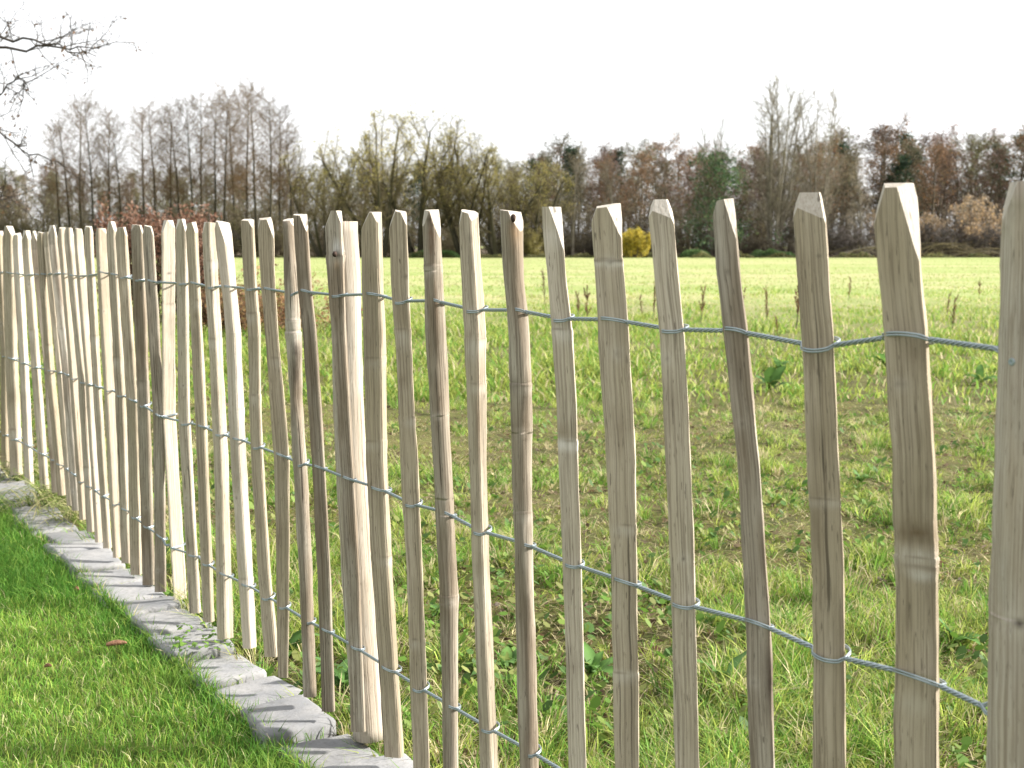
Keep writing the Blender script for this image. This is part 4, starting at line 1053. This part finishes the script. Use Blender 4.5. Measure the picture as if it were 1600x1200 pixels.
def limb(frm, targets, r0):
    pts = [frm] + [at_depth(px, py, Y) - o_ for px, py, Y in targets]
    # resample with jitter
    out = []
    for a, b in zip(pts, pts[1:]):
        for k in range(4): out.append(a.lerp(b, k / 4) + Vector((pl.rg.gauss(0, .02), pl.rg.gauss(0, .02), pl.rg.gauss(0, .02))))
    out.append(pts[-1]); n = len(out) - 1
    pl.br.append((1, out, [r0 * (1 - .8 * i / n) for i in range(n + 1)]))
    for k in range(13):
        f = n * (.35 + .65 * k / 13); i = min(int(f), n - 1)
        q = out[i].lerp(out[i + 1], f - i); ax = (out[i + 1] - out[i]).normalized(); an = R(pl.rg.uniform(25, 75))
        pl.grow(1, q, (ax * math.cos(an) + perp(ax, pl.rg) * math.sin(an)).normalized(), pl.rg.uniform(.25, .6), .006, specN)
limb(tp[3], [(-60, 40, 13.2), (20, 62, 13), (90, 70, 12.8), (150, 88, 12.6)], .022)
limb(tp[3], [(-80, 66, 13.5), (40, 72, 13.2), (110, 76, 13), (155, 76, 12.8)], .022)
limb(tp[2], [(-70, 110, 13.4), (0, 150, 13), (30, 120, 12.8), (45, 140, 12.7)], .018)
limb(tp[2], [(-80, 150, 13.6), (-10, 185, 13.1), (8, 215, 12.9), (45, 240, 12.7), (105, 262, 12.5)], .02)
limb(tp[1], [(-90, 290, 13.6), (-30, 305, 13.2), (22, 308, 12.9)], .02)
nr = np.random.default_rng(55)
P = tips_cloud(pl, 1, .02, nr, .12)
gm = finish('garden', pl, 'tw_dark', 0, P, .045, [(.16, .09, .05), (.22, .14, .08), (.12, .08, .05)], 8)
link('trunk', gm[0], nt); link('crown', gm[1], nt)

# ------------------------------------------------------------------ grass
def blades(x, y, z, h, w, lean, col0, nr, curl=0.5, tipcol=None, la=None):
    N = len(x)
    az = nr.uniform(0, 2 * math.pi, N)
    if la is None: la = nr.uniform(0, 2 * math.pi, N)
    wx, wy = np.cos(az) * w / 2, np.sin(az) * w / 2
    lx, ly = np.cos(la) * lean * h, np.sin(la) * lean * h
    B = np.stack([x, y, z - 0.004], 1)
    m = B + np.stack([lx * .35, ly * .35, h * .55], 1)
    t = B + np.stack([lx, ly, h * (1 - curl * lean * .5)], 1)
    W = np.stack([wx, wy, 0 * wx], 1)
    V = np.stack([B - W, B + W, m + W * .8, m - W * .8, t], 1).reshape(-1, 3)
    i = np.arange(N) * 5
    Q = np.stack([i, i + 1, i + 2, i + 3], 1); T = np.stack([i + 3, i + 2, i + 4], 1)
    C = np.repeat(col0, 5, 0).reshape(N, 5, 3)
    if tipcol is not None: C[:, 4] = tipcol
    return V, Q, T, C.reshape(-1, 3)
def pick(cols, nr, N, p=None):
    cols = np.array(cols); return cols[nr.choice(len(cols), N, p=p)] * nr.uniform(.75, 1.25, (N, 1))
def add_grass(name, parts, label):
    VV, QQ, TT, CC, o = [], [], [], [], 0
    for V, Q, T, C in parts:
        VV.append(V); QQ.append(Q + o); TT.append(T + o); CC.append(C); o += len(V)
    me = np_mesh(name, np.concatenate(VV), [np.concatenate(QQ), np.concatenate(TT)], [M['grass']], vcol=np.concatenate(CC))
    ob = link(name, me); tag(ob, label, 'grass', None, 'stuff'); return ob
G = dict(green=(.15, .275, .045), lush=(.08, .21, .028), ygreen=(.31, .37, .08), straw=(.52, .45, .27), olive=(.19, .22, .05), brown=(.20, .14, .07))

# lawn: short mown grass, lush and longer along the stones
nr = np.random.default_rng(101)
def lawn_part(N, s0, s1, q0, q1, seed):
    s = nr.uniform(s0, s1, N); q = nr.uniform(q0, q1, N)
    x = FB.x + FD.x * s + FN.x * q; y = FB.y + FD.y * s + FN.y * q
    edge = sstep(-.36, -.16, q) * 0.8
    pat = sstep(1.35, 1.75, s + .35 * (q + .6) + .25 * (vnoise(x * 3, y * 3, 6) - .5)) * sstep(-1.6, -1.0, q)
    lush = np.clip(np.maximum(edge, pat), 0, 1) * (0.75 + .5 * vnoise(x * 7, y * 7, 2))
    nn = fbm(x * 2.2, y * 2.2, 17)
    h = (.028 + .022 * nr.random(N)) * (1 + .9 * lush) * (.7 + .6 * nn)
    h *= 1 - .2 * (q > -.2)
    c0 = pick([G['green'], G['ygreen'], G['straw'], G['olive']], nr, N, [.58, .26, .08, .08])
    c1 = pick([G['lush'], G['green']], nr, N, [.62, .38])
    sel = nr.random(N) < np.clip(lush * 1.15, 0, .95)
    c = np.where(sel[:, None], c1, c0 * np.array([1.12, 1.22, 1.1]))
    br = sstep(.5, .7, nn)[:, None] * .25
    c = c * (1 - br) + np.array(G['ygreen']) * br
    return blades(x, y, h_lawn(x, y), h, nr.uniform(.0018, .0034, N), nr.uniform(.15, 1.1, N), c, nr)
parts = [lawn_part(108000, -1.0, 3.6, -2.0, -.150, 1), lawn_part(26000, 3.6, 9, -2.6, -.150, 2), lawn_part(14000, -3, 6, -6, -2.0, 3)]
# grass creeping into the joints and over the front edge of the stones
N = 5200; jn = nr.random(N) < .35
s_ = np.where(jn, np.array(JOINTS)[nr.integers(0, len(JOINTS), N)] + nr.normal(0, .008, N), nr.uniform(-1.2, 6, N))
q_ = np.where(jn, -.16 + .15 * nr.random(N) ** 2, -.155 + .035 * nr.random(N) * vnoise(s_ * 9, s_ * 0, 5))
x = FB.x + FD.x * s_ + FN.x * q_; y = FB.y + FD.y * s_ + FN.y * q_
parts.append(blades(x, y, np.full(N, -.004), np.where(jn, nr.uniform(.03, .055, N), nr.uniform(.035, .085, N)), nr.uniform(.002, .0038, N), nr.uniform(.2, 1.0, N), pick([G['green'], G['lush'], G['ygreen'], G['straw']], nr, N, [.45, .3, .17, .08]), nr))
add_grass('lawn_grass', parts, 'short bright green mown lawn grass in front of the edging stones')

# meadow grass: near, middle and far
def meadow(N, y0, y1, wide, seed):
    Y = np.exp(nr.uniform(math.log(y0), math.log(y1), N)); X = nr.uniform(-1, 1, N) * (.43 * Y + wide)
    k = qdist(X, Y) > .03
    return X[k], Y[k]
def patches(x, y):
    patch = fbm(x * 1.1, y * 1.1, 41); tuft = fbm(x * 2.6, y * 2.6, 42); q = qdist(x, y)
    return patch, tuft, sstep(.46, .56, patch) * sstep(3.2, 4.4, y), sstep(1.3, .15, q)
# short moss and turf between the tufts
x, y = meadow(130000, 2.0, 9.5, .9, 1)
patch, tuft, bare, verge = patches(x, y); soil = fbm(x * 4.2, y * 4.2, 47)
k = nr.random(len(x)) < np.clip(1.6 * sstep(.41, .54, soil) * (1 - .25 * bare), .30, 1); x, y, bare = x[k], y[k], bare[k]; N = len(x)
c = pick([(.19, .25, .045), (.28, .33, .06), (.12, .19, .035), G['straw'], G['brown']], nr, N, [.32, .36, .18, .09, .05])
st = nr.random(N) < .45 * bare; c[st] = pick([G['straw'], (.30, .27, .09), G['brown']], nr, int(st.sum()), [.4, .4, .2])
p0 = blades(x, y, h_field(x, y), nr.uniform(.010, .034, N), nr.uniform(.003, .007, N), nr.uniform(.3, 1.6, N), c, nr)
# tufts: every tuft has its own colour, height and spread
x, y = meadow(21000, 2.0, 9.5, .9, 2)
patch, tuft, bare, verge = patches(x, y)
k = nr.random(len(x)) < np.clip(.10 + 1.2 * sstep(.44, .62, tuft) - .5 * bare + .22 * verge, .05, 1); x, y, tuft, bare, verge = x[k], y[k], tuft[k], bare[k], verge[k]; T_ = len(x)
nb = nr.integers(9, 27, T_); I = np.repeat(np.arange(T_), nb); N = len(I)
th = (.045 + .05 * nr.random(T_) + .10 * sstep(.5, .72, tuft) * nr.random(T_)) * (1 - .4 * bare) * (1 + .35 * verge)
tr_ = nr.uniform(.012, .045, T_)
la = nr.uniform(0, 6.283, N); rr_ = tr_[I] * np.sqrt(nr.random(N))
bx, by = x[I] + rr_ * np.cos(la), y[I] + rr_ * np.sin(la)
tc_ = pick([G['green'], G['ygreen'], G['straw'], G['olive'], (.09, .19, .03)], nr, T_, [.36, .34, .10, .06, .14]) * nr.uniform(.75, 1.35, (T_, 1))
c = tc_[I] * nr.uniform(.7, 1.3, (N, 1))
st = nr.random(N) < .14; c[st] = pick([G['straw'], G['ygreen']], nr, int(st.sum()), [.6, .4])
p1 = blades(bx, by, h_field(bx, by), th[I] * nr.uniform(.45, 1.1, N), nr.uniform(.0022, .0052, N), nr.uniform(.25, 1.1, N), c, nr, la=la + nr.normal(0, .5, N))
x, y = meadow(110000, 9.5, 34, 2, 2)
tuft = fbm(x * 1.2, y * 1.2, 52); keep = nr.random(len(x)) < np.clip(.25 + 1.4 * sstep(.4, .6, tuft), 0, 1); x, y, tuft = x[keep], y[keep], tuft[keep]; N = len(x)
h = (.06 + .07 * nr.random(N) + .16 * sstep(.5, .7, tuft) * nr.random(N)) * (1 - .45 * sstep(17, 26, y))
c = pick([G['green'], G['ygreen'], G['straw'], G['olive']], nr, N, [.36, .44, .10, .10])
st = (nr.random(N) < .75 * sstep(19, 23, y) * sstep(33, 27, y) * sstep(.42, .55, vnoise(x * .12, y * .3, 61))); c[st] = pick([G['straw'], G['ygreen']], nr, int(st.sum()), [.65, .35])
p2 = blades(x, y, h_field(x, y), h, nr.uniform(.010, .022, N), nr.uniform(.3, 1.3, N), c, nr)
x, y = meadow(40000, 34, 123, 6, 3); N = len(x)
h = .04 + .05 * nr.random(N)
c = pick([G['ygreen'], G['green'], G['straw']], nr, N, [.55, .25, .20]) * .85
p3 = blades(x, y, h_field(x, y), h, nr.uniform(.012, .03, N), nr.uniform(.3, 1.3, N), c, nr)
x, y = meadow(60000, 2.0, 9.5, .9, 6); N = len(x)
p4 = blades(x, y, h_field(x, y) + .006 + .02 * nr.random(N), nr.uniform(.006, .02, N), nr.uniform(.0018, .004, N), nr.uniform(3, 7, N), pick([G['straw'], G['brown'], G['ygreen']], nr, N, [.55, .25, .2]), nr, curl=.05)
add_grass('meadow_grass', [p0, p1, p2, p3, p4], 'tufted yellow-green meadow grass behind the fence')

# small broad leaves among the meadow grass (clover, ground ivy): uncountable
x, y = meadow(26000, 2.0, 9, .6, 4)
k = fbm(x * 2.1, y * 2.1, 70) > .50; x, y = x[k], y[k]; N = len(x)
a = nr.uniform(0, 6.28, N); s_ = nr.uniform(.006, .017, N); tl = nr.uniform(-1.1, 1.1, (N, 2))
z = h_field(x, y) + nr.uniform(.01, .06, N)
ang = np.arange(6) * math.pi / 3
cx = np.cos(ang[None] + a[:, None]) * s_[:, None]; cy = np.sin(ang[None] + a[:, None]) * s_[:, None] * .8
cz = cx * tl[:, :1] + cy * tl[:, 1:]
V = np.stack([x[:, None] + cx, y[:, None] + cy, z[:, None] + cz], -1).reshape(-1, 3)
i6 = np.arange(N)[:, None] * 6
F = np.concatenate([i6 + np.array([0, 1, 2, 3]), i6 + np.array([0, 3, 4, 5])])
C = np.repeat(pick([(.10, .19, .03), (.15, .22, .045), (.08, .15, .04), (.20, .22, .07)], nr, N), 6, 0)
tag(link('ground_cover', np_mesh('ground_cover', V, [F], [M['weed']], vcol=C)), 'small round leaves of ground cover among the meadow grass', 'ground cover', None, 'stuff')
# dead leaves and twigs
x, y = meadow(7000, 2.2, 10, .6, 5); N = len(x)
P = np.stack([x, y, h_field(x, y) + .015], 1)
v, f, c = leaf_cards(P, .028, [(.13, .08, .05), (.18, .12, .07), (.26, .20, .13), (.09, .06, .04)], nr, .75, .6)
tag(link('leaf_litter', np_mesh('leaf_litter', v, [f], [M['leaf']], vcol=c)), 'scattered dead brown leaves lying in the meadow grass', 'dead leaves', None, 'stuff')

# ------------------------------------------------------------------ single weeds
def leaf_mesh(L, W, c, seed, arch=.5):
    nr_ = np.random.default_rng(seed); n = 9
    t = np.linspace(0, 1, n); wd = W * np.sin(np.pi * np.clip(t * .93 + .05, 0, 1)) ** .75 * .5
    x_ = L * t * (1 - .15 * arch * t); z_ = L * arch * (t - 1.15 * t * t)
    und = .06 * W * np.sin(t * 14 + seed)
    V = np.concatenate([np.stack([x_, -wd, z_ + .22 * wd + und], 1), np.stack([x_, 0 * t, z_], 1), np.stack([x_, wd, z_ + .22 * wd - und], 1)])
    i = np.arange(n - 1)
    F = np.concatenate([np.stack([i, i + 1, i + 1 + n, i + n], 1), np.stack([i + n, i + 1 + n, i + 1 + 2 * n, i + 2 * n], 1)])
    C = np.tile(np.array(c), (len(V), 1)); C[n:2 * n] *= 1.35
    return np_mesh('leaf', V, [F], [M['weed']], smooth=True, vcol=C)
LM = [leaf_mesh(.20, .065, (.085, .17, .04), 1, .55), leaf_mesh(.16, .06, (.11, .20, .05), 2, .8), leaf_mesh(.22, .07, (.075, .15, .045), 3, .35), leaf_mesh(.14, .05, (.17, .22, .06), 4, .9)]
rw = random.Random(64)
docks = [(1205, 615, 1.9, 'dock rosette with one upright leaf behind the pale left of the widest gap'), (1385, 580, 1.7, 'pale shining dock leaves behind the widest pale'), (1530, 600, 1.5, 'pale dock rosette left of the right-hand post'),
         (1345, 755, .7, 'grassy dock tuft between the two widest pales'), (1490, 1010, .8, 'small dock rosette low in the gap beside the right-hand post'), (1130, 1085, .9, 'dark dock rosette low between two pales right of centre'),
         (925, 1050, .8, 'broad-leaved weed low between pales at the lower centre'), (790, 1040, .8, 'grey-green weed low behind the centre pales'), (540, 1080, .9, 'broad dock leaves at the foot of the round post'),
         (455, 1025, 1.0, 'large pale dock leaf behind the stones near the round post'), (690, 960, .7, 'dock rosette half way up behind the centre-left pales'), (1220, 575, 1.4, 'dock leaves by the brown seed stalk')]
for px, py, sc_, lab in docks:
    g = ground_pt(px, py, -.02); d_ = empty('dock_plant', (g.x, g.y, float(h_field(g.x, g.y))), rw.uniform(0, 6)); tag(d_, lab, 'weed', 'broad-leaved weeds in the meadow')
    n = rw.randint(8, 12)
    for j in range(n):
        o = link('leaf', rw.choice(LM), d_, (0, 0, .01)); o.rotation_euler = (rw.uniform(-.25, .25), rw.uniform(-1.1, -.15), 2 * math.pi * j / n + rw.uniform(-.3, .3)); k = .72 * sc_ * rw.uniform(.6, 1.15); o.scale = (k, k, k)
# brown dock seed stalks
def stalk(seed, H):
    pl = Plant(seed); rg = pl.rg
    pts, _ = pl.walk(Vector((0, 0, -.02)), Vector((rg.uniform(-.12, .12), rg.uniform(-.12, .12), 1)).normalized(), H, 8, .08, .0)
    pl.br.append((1, pts, [.010 - .006 * t for t in np.linspace(0, 1, 9)]))
    heads = []
    for k in range(11):
        f = 8 * rg.uniform(.3, .98); i = min(7, int(f)); q = pts[i].lerp(pts[i + 1], f - i)
        d = (Vector((rg.gauss(0, 1), rg.gauss(0, 1), 0)).normalized() * .55 + Vector((0, 0, 1))).normalized()
        w_, _ = pl.walk(q, d, H * rg.uniform(.12, .28), 4, .1, .05); pl.br.append((2, w_, [.005] * 5))
        heads += [a.lerp(b, rg.random()) for a, b in zip(w_, w_[1:]) for _ in range(9)]
    heads += [a.lerp(b, rg.random()) for a, b in zip(pts[3:], pts[4:]) for _ in range(16)]
    v, f = branches_mesh(pl.br)
    st_ = np_mesh('stem', v, [f], [M['tw_brown']])
    nr_ = np.random.default_rng(seed)
    P = np.array([h_[:] for h_ in heads]) + nr_.normal(0, .007, (len(heads), 3))
    v, f, c = leaf_cards(P, .025, [(.17, .085, .045), (.21, .11, .06), (.13, .065, .035)], nr_, 0, .8)
    return st_, np_mesh('seed_head', v, [f], [M['leaf']], vcol=c)
STK = [stalk(20 + i, .8) for i in range(4)]
stalks = [(1243, 520, 82, 'tallest brown dock stalk left of the second pale from the post'), (1200, 512, 45, 'short brown dock stalk left of the tallest stalk'), (1488, 525, 42, 'reddish bushy dock stalk between widest pale and post'), (1530, 470, 26, 'small far dock stalk beside the post'),
          (1095, 505, 50, 'brown dock stalk between the two pales right of centre'), (1020, 505, 45, 'brown dock stalk left of the tall pointed pale'), (1005, 500, 30, 'faint dock stalk in the gap right of the wide centre pale'), (918, 510, 55, 'brown dock stalk just left of the wide centre pale'),
          (905, 500, 40, 'thin dock stalk beside the wide centre pale'), (852, 478, 40, 'dark dock stalk right of the gnarled centre pale'), (1325, 470, 28, 'pale far dock stalk left of the widest pale'), (1160, 478, 24, 'faint far dock stalk above the top wire'),
          (640, 540, 35, 'thin dock stalk in the gap right of the round post'), (1215, 545, 35, 'leaning dock stalk below the tallest stalk'), (1480, 500, 30, 'thin dock stalk beside the bushy reddish one')]
for i, (px, py, hp, lab) in enumerate(stalks):
    g = ground_pt(px, py, -.03); t = empty('dock_stalk', (g.x, g.y, float(h_field(g.x, g.y))), rw.uniform(0, 6))
    k = hp / FPX * g.length / .82; k *= 1.15; t.scale = (k, k, k * 1.1)
    m_ = STK[i % 4]; link('stem', m_[0], t); link('seed_head', m_[1], t); tag(t, lab, 'dried weed', 'brown dock stalks in the meadow')

# long grass tuft leaning over the stones at left
nr = np.random.default_rng(202)
def long_tuft(name, px, py, N, Lm, spread, lab, bias):
    g = ground_pt(px, py, .0); VV, QQ, CC, o = [], [], [], 0
    for k in range(N):
        L = Lm * nr.uniform(.45, 1.1); az = nr.normal(bias, .9); n = 8; t = np.linspace(0, 1, n)
        out = L * nr.uniform(.5, .95) * t ** 1.2; up = L * (nr.uniform(.55, .95) * t - nr.uniform(.45, .85) * t ** 2.2)
        b0 = nr.normal(0, spread, 2); w = nr.uniform(.002, .0045) * (1 - t ** 2 * .9)
        c_, s__ = math.cos(az), math.sin(az)
        ctr = np.stack([b0[0] + out * c_, b0[1] + out * s__, np.maximum(up, .005)], 1); sd_ = np.stack([-s__ * w, c_ * w, 0 * w], 1)
        V = np.stack([ctr - sd_, ctr + sd_], 1).reshape(-1, 3); i = np.arange(n - 1) * 2 + o
        VV.append(V); QQ.append(np.stack([i, i + 1, i + 3, i + 2], 1)); o += 2 * n
        c = np.array([(.20, .25, .06), (.42, .38, .20), (.13, .20, .05), (.30, .32, .14)])[nr.integers(0, 4)] * nr.uniform(.8, 1.2); CC.append(np.tile(c, (2 * n, 1)))
    tag(link(name, np_mesh(name, np.concatenate(VV), [np.concatenate(QQ)], [M['grass']], vcol=np.concatenate(CC)), None, (g.x, g.y, .02)), lab, 'grass tuft')
ang = math.atan2(-FN.y, -FN.x)
long_tuft('grass_tuft', 100, 795, 230, .42, .10, 'long pale grass tuft spilling over the stones at the left', ang)
long_tuft('grass_tuft', 60, 745, 150, .36, .10, 'long pale grass tuft among the farthest pales at left', ang)
long_tuft('grass_tuft', 128, 822, 80, .34, .05, 'few long dry blades lying across the stones at left', ang)

# things lying on the lawn
def cone(name, px, py, L, r, rz, lab, cat):
    g = ground_pt(px, py, .026); bm = bmesh.new(); rings = []; rg = random.Random(int(px)); n = 26; ns = 12
    for i in range(n + 1):
        t = i / n; rr_ = r * (math.sin(math.pi * min(1, .08 + t * .9)) ** .45) * (1 + .13 * (i % 2)) 
        rings.append([bm.verts.new(((t - .5) * L, rr_ * math.cos(6.283 * j / ns + i * .26) * (1 + rg.uniform(-.08, .08)), rr_ * math.sin(6.283 * j / ns + i * .26) + .004 * math.sin(t * 3))) for j in range(ns)])
    for a, b in zip(rings, rings[1:]):
        for j in range(ns): bm.faces.new((a[j], a[(j + 1) % ns], b[(j + 1) % ns], b[j]))
    bm.faces.new(rings[0][::-1]); bm.faces.new(rings[-1]); bmesh.ops.recalc_face_normals(bm, faces=bm.faces[:])
    me = bpy.data.meshes.new(name); bm.to_mesh(me); bm.free(); me.materials.append(M['cone'])
    o = link(name, me, None, g); o.rotation_euler = (0, 0, rz); tag(o, lab, cat)
M['cone'] = simple('brown_scales', (.22, .115, .07), .75, 0, .25, .4, 120)
cone('fallen_cone', 182, 1006, .058, .0075, .28, 'long reddish-brown cone-like piece lying on the lawn', 'cone')
cone('fallen_bud', 119, 921, .02, .008, .5, 'small round brown bit on the lawn near the stones', 'plant litter')
cone('fallen_bud', 75, 1041, .02, .005, .2, 'tiny dark brown bit on the lawn at lower left', 'plant litter')
# small creeping plant on the stones at the foot of a pale
cp = empty('creeping_weed', ground_pt(335, 1003, .03)); tag(cp, 'small round-leaved creeper spreading over the stones at a pale foot', 'weed')
lm = leaf_mesh(.022, .018, (.12, .21, .04), 9, .5)
for j in range(46):
    s_ = rw.uniform(-.13, .13); a_ = -FN * rw.uniform(-.06, .12) + FD * s_
    o = link('leaf', lm, cp, (a_.x, a_.y, rw.uniform(.008, .03))); o.rotation_euler = (rw.uniform(-.4, .4), rw.uniform(-.8, .2), rw.uniform(0, 6.28))
    k = rw.uniform(.6, 1.2); o.scale = (k, k, k)
